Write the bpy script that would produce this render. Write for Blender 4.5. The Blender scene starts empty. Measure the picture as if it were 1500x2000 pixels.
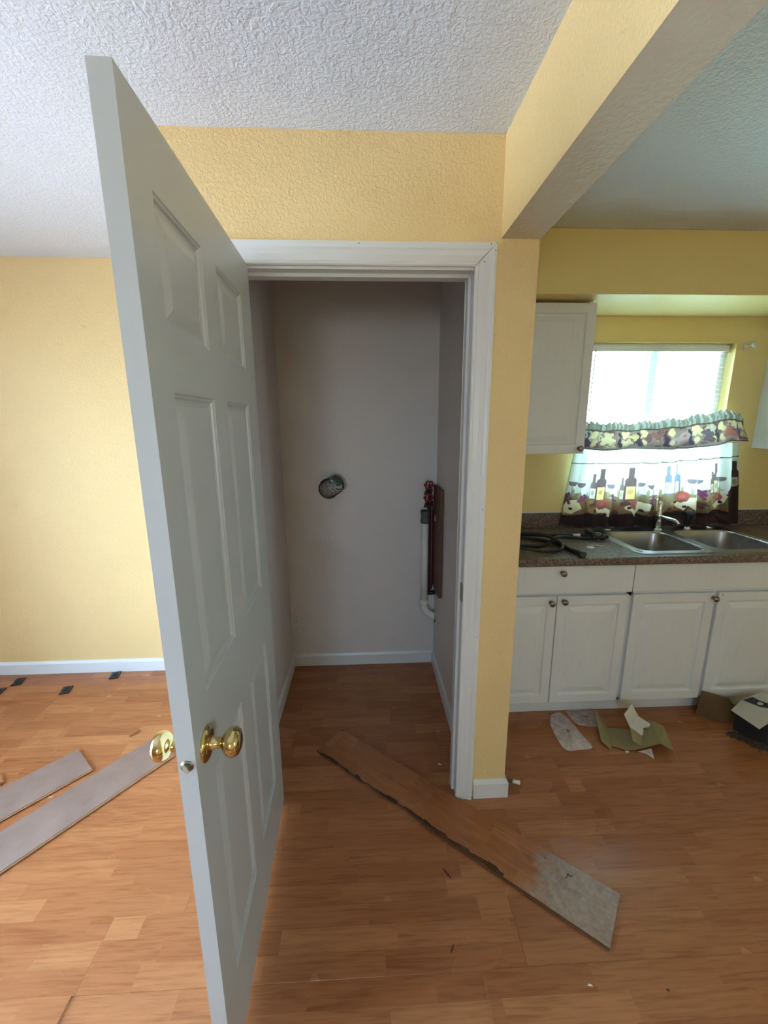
import bpy, bmesh, math, random
import numpy as np
from mathutils import Vector, Matrix
random.seed(7)
SC = bpy.context.scene
COL = SC.collection
# ------------------------------------------------------------------ camera
F, PI_, YA, RO = 813.13, 0.214243, 0.0436421, -0.00602481
CH = 1.56
Fv = np.array([math.sin(YA)*math.cos(PI_), math.cos(YA)*math.cos(PI_), -math.sin(PI_)])
Rv = np.array([math.cos(YA), -math.sin(YA), 0.0]); Uv = np.cross(Rv, Fv)
R2 = Rv*math.cos(RO)+Uv*math.sin(RO); U2 = -Rv*math.sin(RO)+Uv*math.cos(RO)
cd = bpy.data.cameras.new('camera'); cam = bpy.data.objects.new('camera', cd); COL.objects.link(cam)
cd.sensor_fit = 'HORIZONTAL'; cd.sensor_width = 36.0; cd.lens = F*36.0/1500.0
cd.clip_start = 0.02; cd.clip_end = 200
mw = Matrix.Identity(4)
for i in range(3):
    mw[i][0] = R2[i]; mw[i][1] = U2[i]; mw[i][2] = -Fv[i]
mw[2][3] = CH
cam.matrix_world = mw
SC.camera = cam
# ------------------------------------------------------------------ world
w = bpy.data.worlds.new('sky'); SC.world = w; w.use_nodes = True
wn = w.node_tree.nodes; wl = w.node_tree.links; wn.clear()
wo = wn.new('ShaderNodeOutputWorld'); wb = wn.new('ShaderNodeBackground'); wb.inputs['Strength'].default_value = 20
wt = wn.new('ShaderNodeTexCoord'); wsx = wn.new('ShaderNodeSeparateXYZ'); wr = wn.new('ShaderNodeValToRGB')
wmr = wn.new('ShaderNodeMapRange'); wmr.inputs['From Min'].default_value = -1
wl.new(wt.outputs['Generated'], wsx.inputs[0]); wl.new(wsx.outputs['Z'], wmr.inputs['Value'])
wl.new(wmr.outputs[0], wr.inputs[0]); wl.new(wr.outputs[0], wb.inputs['Color']); wl.new(wb.outputs[0], wo.inputs[0])
cr = wr.color_ramp
cr.elements[0].position = 0.0; cr.elements[0].color = (0.40, 0.47, 0.44, 1)
cr.elements[1].position = 1.0; cr.elements[1].color = (0.34, 0.60, 1.0, 1)
e = cr.elements.new(0.44); e.color = (0.50, 0.58, 0.56, 1)
e = cr.elements.new(0.52); e.color = (0.60, 0.82, 1.0, 1)
# ------------------------------------------------------------------ daylight portals at the windows
def portal(name, loc, rot, sx, sy, power=None, color=(1, 1, 1)):
    l = bpy.data.lights.new(name, 'AREA'); l.shape = 'RECTANGLE'; l.size = sx; l.size_y = sy
    o = bpy.data.objects.new(name, l); o.location = loc; o.rotation_euler = rot; COL.objects.link(o)
    if power is None: l.cycles.is_portal = True
    else: l.energy = power; l.color = color
    return o
RX = math.radians
portal('kitchen_window_light', (1.73, 2.66, 1.535), (RX(-90), 0, 0), .90, .93)
portal('patio_door_light', (-3.36, 0.475, 1.08), (0, RX(-90), 0), 2.0, 2.25)
portal('rear_window_light', (-.475, -2.76, 1.5), (RX(90), 0, 0), .55, .8)
portal('side_window_light', (3.26, -1.2, 1.5), (0, RX(90), 0), .8, .7)
# sun high behind the house: lights the yard, never enters the windows
sl_ = bpy.data.lights.new('sun', 'SUN'); sl_.energy = 90; sl_.angle = RX(.6); sl_.color = (1, .96, .9)
so_ = bpy.data.objects.new('sun', sl_); COL.objects.link(so_)
so_.rotation_euler = Vector((-.18, .55, -1)).to_track_quat('-Z', 'Y').to_euler()
# ------------------------------------------------------------------ exposure
SC.view_settings.view_transform = 'Standard'
SC.view_settings.look = 'None'
SC.view_settings.gamma = 1
SC.view_settings.use_curve_mapping = False
SC.view_settings.exposure = 0.8
# ================================================================== materials
def L(r, g, b):
    f = lambda c: ((c/255)/12.92 if c/255 <= .04045 else ((c/255+.055)/1.055)**2.4)
    return (f(r), f(g), f(b), 1)
class N:
    def __init__(s, name):
        s.m = bpy.data.materials.new(name); s.m.use_nodes = True
        s.t = s.m.node_tree; s.n = s.t.nodes; s.l = s.t.links
        s.b = s.n['Principled BSDF']; s.out = s.n['Material Output']
    def new(s, k, **kw):
        x = s.n.new(k)
        for a, v in kw.items(): setattr(x, a, v)
        return x
    def put(s, v, sock):
        if hasattr(v, 'is_linked') or isinstance(v, bpy.types.NodeSocket): s.l.new(v, sock)
        else: sock.default_value = v
    def math(s, op, a, b=0.0):
        x = s.new('ShaderNodeMath', operation=op); s.put(a, x.inputs[0]); s.put(b, x.inputs[1]); return x.outputs[0]
    def ramp(s, v, stops, interp='LINEAR'):
        x = s.new('ShaderNodeValToRGB'); x.color_ramp.interpolation = interp; s.put(v, x.inputs[0])
        c = x.color_ramp
        c.elements[0].position, c.elements[0].color = stops[0]
        c.elements[1].position, c.elements[1].color = stops[-1]
        for p, k in stops[1:-1]:
            e = c.elements.new(p); e.color = k
        return x.outputs[0]
    def mix(s, f, a, b, mode='MIX'):
        x = s.new('ShaderNodeMix', data_type='RGBA', blend_type=mode)
        s.put(f, x.inputs[0]); s.put(a, x.inputs[6]); s.put(b, x.inputs[7]); return x.outputs[2]
    def noise(s, vec, scale, detail=3, rough=.5, dist=0.0):
        x = s.new('ShaderNodeTexNoise'); s.put(scale, x.inputs['Scale']); x.inputs['Detail'].default_value = detail
        x.inputs['Roughness'].default_value = rough; x.inputs['Distortion'].default_value = dist
        if vec is not None: s.l.new(vec, x.inputs['Vector'])
        return x.outputs['Fac']
    def coord(s, kind='Object'):
        return s.new('ShaderNodeTexCoord').outputs[kind]
    def mapping(s, vec, scale=(1, 1, 1), rot=(0, 0, 0)):
        x = s.new('ShaderNodeMapping'); s.l.new(vec, x.inputs[0]); x.inputs['Scale'].default_value = scale
        x.inputs['Rotation'].default_value = rot; return x.outputs[0]
    def bump(s, h, strength=.5, dist=.002):
        x = s.new('ShaderNodeBump'); x.inputs['Strength'].default_value = strength; x.inputs['Distance'].default_value = dist
        s.l.new(h, x.inputs['Height']); s.l.new(x.outputs[0], s.b.inputs['Normal'])
    def set(s, **kw):
        for k, v in kw.items(): s.put(v, s.b.inputs[k.replace('_', ' ')])
        return s
def paint(name, col, rough=.5, bump=.0, bscale=60, var=.04, spots=None, bdist=.003):
    a = N(name); v = a.coord()
    nz = a.noise(v, 2.2, 4)
    c2 = tuple(x*(1-var*3) for x in col[:3])+(1,)
    c = a.mix(nz, col, c2)
    if spots:
        sp = a.noise(v, 9, 6, .7)
        m = a.ramp(sp, [(.66, (0, 0, 0, 1)), (.74, (1, 1, 1, 1))])
        mm = a.math('MULTIPLY', m, spots[1])
        c = a.mix(mm, c, spots[0])
    a.set(Base_Color=c, Roughness=rough)
    if bump:
        h = a.noise(v, bscale, 2, .5, .6)
        h = a.ramp(h, [(.36, (0, 0, 0, 1)), (.66, (1, 1, 1, 1))])
        a.bump(h, bump, bdist)
    return a.m
def simple(name, col, rough=.5, metal=0.0, var=.05, scale=12, **kw):
    a = N(name); nz = a.noise(a.coord(), scale, 3)
    c2 = tuple(x*(1-var*2) for x in col[:3])+(1,)
    a.set(Base_Color=a.mix(nz, col, c2), Roughness=rough, Metallic=metal, **kw)
    return a.m
M = {}
M['yellow'] = paint('yellow_orange_peel_paint', (.86, .635, .31, 1), .55, .40, 120, .03, ((.40, .27, .12, 1), .22))
M['yellow_k'] = paint('yellow_kitchen_paint', (.83, .65, .27, 1), .5, .2, 120, .03)
M['ceiling'] = paint('white_textured_ceiling', (.73, .78, .87, 1), .7, .42, 90, .02, bdist=.004)
M['beam_under'] = paint('cream_textured_underside', (.70, .60, .47, 1), .65, .3, 80, .03)
M['closet'] = paint('white_closet_paint', (.76, .70, .68, 1), .5, .12, 60, .05, ((.33, .29, .27, 1), .22))
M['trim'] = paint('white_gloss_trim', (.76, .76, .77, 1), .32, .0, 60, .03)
M['base'] = paint('white_baseboard_skylit', (.76, .80, .84, 1), .35, .0, 60, .03)  # white trim paint with the blue of the skylight put into its colour
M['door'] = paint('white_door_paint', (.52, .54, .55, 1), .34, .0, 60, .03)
M['cab'] = N('white_thermofoil'); _a = M['cab']; _v = _a.coord()
_st = _a.ramp(_a.noise(_a.mapping(_v, (14, 14, 2.5)), 3.0, 6, .7), [(.56, (0, 0, 0, 1)), (.76, (1, 1, 1, 1))])
_a.set(Base_Color=_a.mix(_a.math('MULTIPLY', _st, .22), (.70, .71, .73, 1), (.36, .31, .26, 1)), Roughness=.36)
M['cab'] = _a.m
M['brass'] = simple('polished_brass', (.72, .58, .28, 1), .12, 1.0, .03)
M['dull_brass'] = simple('dull_brass', (.30, .26, .17, 1), .38, 1.0, .05)
M['nickel'] = simple('brushed_nickel', (.30, .28, .27, 1), .25, 1.0)
M['chrome'] = simple('chrome', (.78, .80, .82, 1), .1, 1.0, .02)
M['black'] = simple('black_rubber', (.010, .010, .013, 1), .5)
M['blackplastic'] = simple('black_plastic', (.02, .02, .022, 1), .3)
M['darkgrey'] = simple('grey_rubber_coupling', (.11, .10, .10, 1), .6)
M['pvc'] = simple('off_white_pvc', (.86, .82, .75, 1), .4, 0, .05)
M['redpipe'] = simple('dark_red_pipe', (.13, .012, .015, 1), .4)
M['redhandle'] = simple('red_enamel_handle', (.24, .015, .03, 1), .35)
M['darkmetal'] = simple('tarnished_brass_valve', (.10, .075, .06, 1), .45, .7)
M['white'] = simple('white_plastic', (.78, .77, .74, 1), .4)
M['winwhite'] = simple('white_vinyl', (.80, .81, .81, 1), .35)
M['slat'] = N('blind_slat'); _a = M['slat']; _a.set(Base_Color=(.85, .86, .86, 1), Roughness=.4, Subsurface_Weight=0.0)
_tr = _a.new('ShaderNodeBsdfTranslucent'); _tr.inputs[0].default_value = (.85, .87, .86, 1)
_mx = _a.new('ShaderNodeMixShader'); _mx.inputs[0].default_value = .4
_a.l.new(_a.b.outputs[0], _mx.inputs[1]); _a.l.new(_tr.outputs[0], _mx.inputs[2]); _a.l.new(_mx.outputs[0], _a.out.inputs[0])
M['slat'] = _a.m
# glass: clear thin pane
_a = N('thin_window_glass'); _t = _a.new('ShaderNodeBsdfTransparent'); _g = _a.new('ShaderNodeBsdfGlossy'); _g.inputs['Roughness'].default_value = .02
_fr = _a.new('ShaderNodeFresnel'); _fr.inputs[0].default_value = 1.45
_mx = _a.new('ShaderNodeMixShader'); _a.l.new(_fr.outputs[0], _mx.inputs[0]); _a.l.new(_t.outputs[0], _mx.inputs[1]); _a.l.new(_g.outputs[0], _mx.inputs[2])
_a.l.new(_mx.outputs[0], _a.out.inputs[0]); M['glass'] = _a.m
# laminate floor: printed three-strip cherry pattern, object space
def wood(name, tint=(1, 1, 1), worn=False, rough=.25):
    a = N(name); v = a.coord(); s = a.new('ShaderNodeSeparateXYZ'); a.l.new(v, s.inputs[0])
    oi = a.new('ShaderNodeObjectInfo'); rnd = a.math('MULTIPLY', oi.outputs['Random'], 37.0)
    strip = a.math('FLOOR', a.math('DIVIDE', a.math('ADD', s.outputs['Y'], .095), .06334))
    wn1 = a.new('ShaderNodeTexWhiteNoise', noise_dimensions='1D'); a.l.new(a.math('ADD', a.math('MULTIPLY', strip, 5.31), rnd), wn1.inputs['W'])
    u = a.math('ADD', a.math('DIVIDE', s.outputs['X'], .36), wn1.outputs['Value'])
    cell = a.math('FLOOR', u)
    cmb = a.new('ShaderNodeCombineXYZ'); a.l.new(cell, cmb.inputs[0]); a.l.new(strip, cmb.inputs[1]); a.l.new(rnd, cmb.inputs[2])
    wn3 = a.new('ShaderNodeTexWhiteNoise', noise_dimensions='3D'); a.l.new(cmb.outputs[0], wn3.inputs['Vector'])
    tone = wn3.outputs['Value']
    # grain coordinates shift per block
    off = a.new('ShaderNodeVectorMath', operation='SCALE'); a.l.new(wn3.outputs['Color'], off.inputs[0]); off.inputs[3].default_value = 11
    ad = a.new('ShaderNodeVectorMath', operation='ADD'); a.l.new(v, ad.inputs[0]); a.l.new(off.outputs[0], ad.inputs[1])
    g1 = a.noise(a.mapping(ad.outputs[0], (4.5, 75, 75)), 1.6, 6, .62, .35)
    g2 = a.noise(a.mapping(ad.outputs[0], (1.7, 11, 11)), 2.0, 3, .5, 1.2)
    wv = a.new('ShaderNodeTexWave', wave_type='RINGS'); wv.inputs['Scale'].default_value = 3.4; wv.inputs['Distortion'].default_value = 5.5
    wv.inputs['Detail'].default_value = 2; a.l.new(a.mapping(ad.outputs[0], (.8, 13, 13)), wv.inputs['Vector'])
    T = lambda r, g, b: (r*tint[0], g*tint[1], b*tint[2], 1)
    base = a.ramp(tone, [(0.0, T(.335, .122, .046)), (.35, T(.37, .141, .055)), (.7, T(.39, .153, .060)), (1.0, T(.435, .182, .074))])
    gg = a.math('ADD', a.math('MULTIPLY', g1, .65), a.math('MULTIPLY', g2, .35))
    k = a.ramp(gg, [(.36, (.77, .70, .65, 1)), (.50, (1, 1, 1, 1)), (.66, (1.14, 1.13, 1.12, 1))])
    c = a.mix(1.0, base, k, 'MULTIPLY')
    wm = a.ramp(wv.outputs['Fac'], [(.0, (.84, .79, .75, 1)), (.2, (1, 1, 1, 1)), (1, (1, 1, 1, 1))])
    c = a.mix(.12, c, a.mix(1.0, c, wm, 'MULTIPLY'))
    # tiny dark flecks
    fl = a.ramp(a.noise(a.mapping(ad.outputs[0], (16, 70, 70)), 3.1, 2, .5), [(.74, (0, 0, 0, 1)), (.79, (1, 1, 1, 1))])
    c = a.mix(a.math('MULTIPLY', fl, .22), c, (.06, .03, .02, 1))
    r = rough
    if worn:
        # whitish scuffed dust at the near end (+x) and black grime along the broken edge (-y)
        n1 = a.noise(v, 14, 6, .65); n2 = a.noise(v, 42, 5, .7)
        xe = a.math('ADD', s.outputs['X'], a.math('MULTIPLY', a.math('SUBTRACT', n1, .5), .34))
        m = a.ramp(xe, [(.36, (0, 0, 0, 1)), (.43, (1, 1, 1, 1))])
        dust = a.ramp(n2, [(.3, (.26, .20, .17, 1)), (.7, (.46, .42, .40, 1))])
        c = a.mix(a.math('MULTIPLY', m, .72), c, dust)
        ye = a.math('ADD', s.outputs['Y'], a.math('MULTIPLY', a.math('SUBTRACT', n1, .5), .05))
        d = a.ramp(ye, [(.0, (0, 0, 0, 1)), (.0, (0, 0, 0, 1)), (1, (0, 0, 0, 1))])
        d = a.math('LESS_THAN', ye, -.078)
        inx = a.math('LESS_THAN', s.outputs['X'], .30)
        c = a.mix(a.math('MULTIPLY', a.math('MULTIPLY', d, inx), .9), c, (.022, .012, .01, 1))
        bl = a.ramp(a.noise(v, 26, 4, .6), [(.66, (0, 0, 0, 1)), (.70, (1, 1, 1, 1))])
        c = a.mix(a.math('MULTIPLY', a.math('MULTIPLY', bl, m), .85), c, (.03, .02, .015, 1))
    a.set(Base_Color=c, Roughness=a.ramp(a.noise(v, 3, 2), [(.2, (r*.9,)*3+(1,)), (.8, (r*1.15,)*3+(1,))]))
    a.set(IOR=1.5)
    a.bump(a.math('ADD', g1, a.math('MULTIPLY', a.noise(a.mapping(v, (1.4, 3, 1)), 3.0, 2), 1.0)), .10, .0008)
    return a.m
M['floor'] = wood('cherry_laminate')
M['plank_worn'] = wood('worn_cherry_laminate', (.98, .94, .86), True, .27)
_a = N('laminate_core'); _a.set(Base_Color=_a.mix(_a.noise(_a.coord(), 60, 3), (.20, .09, .035, 1), (.09, .035, .015, 1)), Roughness=.8); M['core'] = _a.m
_a = N('laminate_core_pale'); _a.set(Base_Color=_a.mix(_a.noise(_a.coord(), 60, 3), (.52, .30, .17, 1), (.36, .18, .09, 1)), Roughness=.8); M['corepale'] = _a.m
_a = N('laminate_backing'); _v = _a.coord(); _n = _a.ramp(_a.noise(_v, 7, 5, .6), [(.3, (.20, .125, .095, 1)), (.7, (.27, .18, .14, 1))])
_s = _a.ramp(_a.noise(_v, 16, 5, .6), [(.66, (0, 0, 0, 1)), (.76, (1, 1, 1, 1))])
_a.set(Base_Color=_a.mix(_a.math('MULTIPLY', _s, .5), _n, (.16, .10, .075, 1)), Roughness=.72); M['backing'] = _a.m
M['subfloor'] = simple('subfloor', (.10, .05, .025, 1), .9)
_a = N('brown_granite_laminate'); _v = _a.coord()
_vo = _a.new('ShaderNodeTexVoronoi'); _vo.inputs['Scale'].default_value = 120; _a.l.new(_v, _vo.inputs['Vector'])
_c = _a.ramp(_vo.outputs['Color'], [(0, (.055, .035, .03, 1)), (.35, (.10, .066, .052, 1)), (.6, (.15, .10, .08, 1)), (.85, (.24, .18, .145, 1)), (1, (.07, .042, .038, 1))])
_c = _a.mix(_a.ramp(_a.noise(_v, 45, 4, .7), [(.5, (0, 0, 0, 1)), (.75, (.6, .6, .6, 1))]), _c, (.15, .10, .08, 1))
_a.set(Base_Color=_c, Roughness=.42); M['granite'] = _a.m
_a = N('brushed_stainless'); _v = _a.coord()
_n = _a.noise(_v, 6, 3)
_a.set(Base_Color=_a.mix(_n, (.34, .35, .36, 1), (.42, .42, .42, 1)), Metallic=1.0, Roughness=_a.ramp(_n, [(.3, (.26, .26, .26, 1)), (.7, (.34, .34, .34, 1))])); M['steel'] = _a.m
_a = N('foil_duct'); _v = _a.coord(); _n = _a.noise(_v, 45, 4, .6)
_a.set(Base_Color=_a.mix(_n, (.48, .46, .45, 1), (.86, .84, .82, 1)), Metallic=.35, Roughness=.32); _a.bump(_n, .5, .003); M['foil'] = _a.m
_a = N('brown_board'); _v = _a.coord(); _n = _a.noise(_a.mapping(_v, (30, 30, 2)), 2, 5, .6)
_a.set(Base_Color=_a.mix(_n, (.055, .024, .013, 1), (.17, .08, .042, 1)), Roughness=.6); M['board'] = _a.m
def card(name, c1, c2, rough=.8):
    a = N(name); v = a.coord(); a.set(Base_Color=a.mix(a.noise(a.mapping(v, (4, 40, 4)), 4, 4), c1, c2), Roughness=rough); return a.m
M['card'] = card('kraft_card', (.33, .27, .13, 1), (.25, .20, .09, 1))
M['cardwhite'] = card('white_card_face', (.62, .60, .54, 1), (.54, .52, .47, 1))
M['cardbrown'] = card('brown_corrugated', (.15, .085, .035, 1), (.11, .06, .022, 1))
M['cardblack'] = simple('black_printed_card', (.022, .024, .028, 1), .5)
def film(name, col, alpha):
    a = N(name); a.set(Base_Color=col, Roughness=.35)
    t = a.new('ShaderNodeBsdfTransparent'); mx = a.new('ShaderNodeMixShader'); mx.inputs[0].default_value = alpha
    n = a.noise(a.coord(), 40, 5, .65); a.bump(n, .3, .002)
    r = a.ramp(n, [(.35, (alpha*.8,)*3+(1,)), (.7, (min(1, alpha*1.5),)*3+(1,))])
    a.l.new(r, mx.inputs[0]); a.l.new(t.outputs[0], mx.inputs[1]); a.l.new(a.b.outputs[0], mx.inputs[2]); a.l.new(mx.outputs[0], a.out.inputs[0]); return a.m
M['film'] = film('clear_plastic_film', (.86, .76, .74, 1), .58)
M['film2'] = film('thin_plastic_film', (.80, .72, .72, 1), .38)
def cloth(name, transl, tcol=1.0):
    a = N(name); at = a.new('ShaderNodeVertexColor'); at.layer_name = 'print'
    a.set(Base_Color=at.outputs[0], Roughness=.85)
    tr = a.new('ShaderNodeBsdfTranslucent'); a.l.new(at.outputs[0], tr.inputs[0])
    mx = a.new('ShaderNodeMixShader'); mx.inputs[0].default_value = transl
    a.l.new(a.b.outputs[0], mx.inputs[1]); a.l.new(tr.outputs[0], mx.inputs[2]); a.l.new(mx.outputs[0], a.out.inputs[0]); return a.m
M['cloth'] = cloth('printed_cotton', .38)
M['grime'] = simple('dark_dust_debris', (.12, .085, .065, 1), .9, 0, .3)
M['chip'] = simple('laminate_chip', (.33, .13, .045, 1), .6)
M['darkchip'] = simple('dark_bark_chip', (.06, .03, .02, 1), .8)
M['nail'] = simple('nail_hole', (.05, .04, .035, 1), .8)
M['outside'] = simple('exterior_wall', (.5, .5, .48, 1), .8)
M['paper'] = simple('white_paper_scrap', (.75, .72, .68, 1), .7)
# ================================================================== mesh builder
class B:
    def __init__(s): s.v = []; s.f = []; s.s = []; s.mi = []; s.k = 0
    def add(s, vs, fs, smooth=False):
        n = len(s.v); s.v += [tuple(map(float, x)) for x in vs]
        s.f += [tuple(n+i for i in f) for f in fs]; s.s += [smooth]*len(fs); s.mi += [s.k]*len(fs); return s
    def box(s, x0, x1, y0, y1, z0, z1):
        vs = [(x, y, z) for z in (z0, z1) for y in (y0, y1) for x in (x0, x1)]
        return s.add(vs, [(0, 2, 3, 1), (4, 5, 7, 6), (0, 1, 5, 4), (2, 6, 7, 3), (0, 4, 6, 2), (1, 3, 7, 5)])
    def quad(s, *p): return s.add(p, [tuple(range(len(p)))])
    def loft(s, rings, cap=True, closed=True, smooth=True):
        n = len(rings[0]); vs = [p for r in rings for p in r]; fs = []
        for i in range(len(rings)-1):
            for j in range(n if closed else n-1):
                a = i*n+j; b = i*n+(j+1) % n; fs.append((a, b, b+n, a+n))
        s.add(vs, fs, smooth)
        if cap and closed:
            m = len(s.v)-len(vs)
            s.f += [tuple(m+i for i in range(n))[::-1], tuple(m+(len(rings)-1)*n+i for i in range(n))]; s.s += [False]*2; s.mi += [s.k]*2
        return s
    def lathe(s, prof, o=(0, 0, 0), ax=(0, 0, 1), n=20, cap=True):
        ax = Vector(ax).normalized(); t = Vector((1, 0, 0)) if abs(ax.x) < .8 else Vector((0, 1, 0))
        u = ax.cross(t).normalized(); w_ = ax.cross(u); o = Vector(o)
        return s.loft([[tuple(o+ax*h+(u*math.cos(2*math.pi*k/n)+w_*math.sin(2*math.pi*k/n))*max(r, 1e-4)) for k in range(n)] for r, h in prof], cap)
    def tube(s, pts, r, n=10, cap=True):
        pts = [Vector(p) for p in pts]; rings = []; up = None
        for i, p in enumerate(pts):
            d = (pts[min(i+1, len(pts)-1)]-pts[max(i-1, 0)]).normalized()
            if up is None:
                t = Vector((0, 0, 1)) if abs(d.z) < .9 else Vector((1, 0, 0)); up = (t-d*t.dot(d)).normalized()
            else: up = (up-d*up.dot(d)).normalized()
            w_ = d.cross(up); rr = r(i/(len(pts)-1)) if callable(r) else r
            rings.append([tuple(p+(up*math.cos(2*math.pi*k/n)+w_*math.sin(2*math.pi*k/n))*rr) for k in range(n)])
        return s.loft(rings, cap)
    def mesh(s, name, mat, off=(0, 0, 0)):
        me = bpy.data.meshes.new(name)
        me.from_pydata([(a-off[0], b-off[1], c-off[2]) for a, b, c in s.v], [], s.f)
        for m_ in (mat if isinstance(mat, (list, tuple)) else [mat]): me.materials.append(m_)
        me.polygons.foreach_set('use_smooth', s.s); me.polygons.foreach_set('material_index', s.mi)
        me.update(); return me
def wloc(o):
    x = Vector((0, 0, 0))
    while o: x += o.location; o = o.parent
    return x
def fixn(me):
    bm = bmesh.new(); bm.from_mesh(me); bmesh.ops.remove_doubles(bm, verts=bm.verts, dist=1e-6); bmesh.ops.recalc_face_normals(bm, faces=bm.faces); bm.to_mesh(me); bm.free()
def obj(name, b, mat, parent=None, loc=None, bevel=0, kind=None, local=False, fix=True, seg=2, **tags):
    """b in world coordinates (or in the parent's frame if local); origin = parent's origin or loc"""
    off = (0, 0, 0)
    if not local: off = tuple(wloc(parent)) if parent else (loc or (0, 0, 0))
    me = b.mesh(name, mat, off)
    if fix: fixn(me)
    o = bpy.data.objects.new(name, me); COL.objects.link(o)
    if parent: o.parent = parent
    elif loc: o.location = loc
    if bevel:
        m_ = o.modifiers.new('bevel', 'BEVEL'); m_.width = bevel; m_.segments = seg; m_.limit_method = 'ANGLE'; m_.angle_limit = math.radians(40)
    if kind: o['kind'] = kind
    for k, v in tags.items(): o[k] = v
    return o
def thing(name, label, cat, loc=(0, 0, 0), rotz=0, group=None, rot=None):
    o = bpy.data.objects.new(name, None); COL.objects.link(o); o.location = loc
    o.rotation_euler = rot or (0, 0, rotz); o.empty_display_size = .05
    o['label'] = label; o['category'] = cat
    if group: o['group'] = group
    return o
def struct(name, b, mat, label, cat, **kw): return obj(name, b, mat, kind='structure', label=label, category=cat, **kw)
def spline(pts, n=8):
    P = [Vector(p) for p in pts]; out = []
    for i in range(len(P)-1):
        a = P[max(i-1, 0)]; b = P[i]; c = P[i+1]; d = P[min(i+2, len(P)-1)]
        for k in range(n):
            t = k/n; out.append(.5*((2*b)+(c-a)*t+(2*a-5*b+4*c-d)*t*t+(3*b-a-3*c+d)*t**3))
    out.append(P[-1]); return out
# ring profile around a rectangle on plane y (outward = -y if out=-1)
def panel_rings(bd, x0, x1, z0, z1, y, prof, out=-1, fill=True):
    rings = []
    for ins, dep in prof:
        yy = y+out*dep
        rings.append([(x0+ins, yy, z0+ins), (x1-ins, yy, z0+ins), (x1-ins, yy, z1-ins), (x0+ins, yy, z1-ins)])
    vs = [p for r in rings for p in r]; fs = []
    for i in range(len(rings)-1):
        for j in range(4):
            a = i*4+j; b = i*4+(j+1) % 4; fs.append((a, b, b+4, a+4) if out == -1 else (a, a+4, b+4, b))
    if fill:
        q = tuple((len(rings)-1)*4+k for k in range(4)); fs.append(q if out == -1 else q[::-1])
    bd.add(vs, fs)
# ================================================================== large structure
ZC = 2.408; YF = 1.456; YB = 2.48; XL = -3.2; XR = 3.1; YR = -2.6
struct('ceiling', B().box(XL-.15, XR+.15, YR-.15, YB+.3, ZC, ZC+.12), M['ceiling'], 'white ceiling with knockdown plaster texture over the whole room', 'ceiling')
fl = struct('floor', B().box(XL-.15, XR+.15, YR-.15, YB+.3, -.13, -.012), M['subfloor'], 'cherry-coloured laminate strip floor running through room and closet', 'floor')
PW, PLN = .19, 1.285
def plank_mesh(length, width, name='plank'):
    g = .00012; b = .0005; x = length/2-g; y = width/2-g
    rings = []
    for ins, z in ((0, -.0115), (0, -b), (b, 0)):
        rings.append([(-x+ins, -y+ins, z), (x-ins, -y+ins, z), (x-ins, y-ins, z), (-x+ins, y-ins, z)])
    bd = B(); bd.loft(rings, smooth=False); bd.mi[1] = bd.mi[3] = 1; me = bd.mesh(name, [M['floor'], M['corepale']]); fixn(me); return me
full = plank_mesh(PLN, PW)
starts = {}
row0 = .885-19*PW
nplank = 0
k = 0
y = row0
rr_ = random.Random(3)
while y < YB:
    y1 = min(y+PW, YB); wd = y1-y
    if y1 < YR: y += PW; k += 1; continue
    ystart = max(y, YR); wd = y1-ystart
    r_i = round((y-.885)/PW)
    if r_i == -1: off = .315
    elif r_i == 0: off = .452
    else: off = rr_.random()*PLN
    if r_i == -1: pass
    PL_ = 1.155 if r_i == -1 else PLN
    x = off-math.ceil((off-XL)/PL_)*PL_
    while x < XR:
        a, b_ = max(x, XL), min(x+PL_, XR)
        if b_-a > .03:
            me = full if (abs(b_-a-PLN) < 1e-4 and abs(wd-PW) < 1e-4) else plank_mesh(b_-a, wd)
            o = bpy.data.objects.new('plank', me); COL.objects.link(o); o.parent = fl
            o.location = ((a+b_)/2, (ystart+y1)/2, 0)
            # the board ends that stand slightly proud near the camera
            if r_i == -1 and abs(x-.315) < .01: o.rotation_euler = (0, math.radians(.17), 0); o.location.z = .0019
            if r_i == -1 and abs(x+2*PL_-.315) < .01: o.rotation_euler = (0, math.radians(-.22), 0); o.location.z = .0024
            if r_i == 0 and abs(b_-.452) < .01: o.rotation_euler = (0, math.radians(-.06), 0); o.location.z = .0007
            nplank += 1
        x += PL_
    y += PW; k += 1
# back wall: exterior slab in three rooms
WT = .13
WX0, WX1, WZ0, WZ1 = 1.28, 2.17, 1.07, 1.996
struct('wall_back_left', B().box(XL-.15, -.55, YB, YB+WT, 0, ZC), M['yellow'], 'pale yellow back wall of the left room behind the open door', 'wall')
bd = B()
bd.box(.50, WX0, YB, YB+WT, 0, ZC); bd.box(WX1, XR+.15, YB, YB+WT, 0, ZC)
bd.box(WX0, WX1, YB, YB+WT, 0, WZ0); bd.box(WX0, WX1, YB, YB+WT, WZ1, ZC)
struct('wall_kitchen_back', bd, M['yellow_k'], 'yellow kitchen wall around the recessed window above the sink', 'wall')
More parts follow.
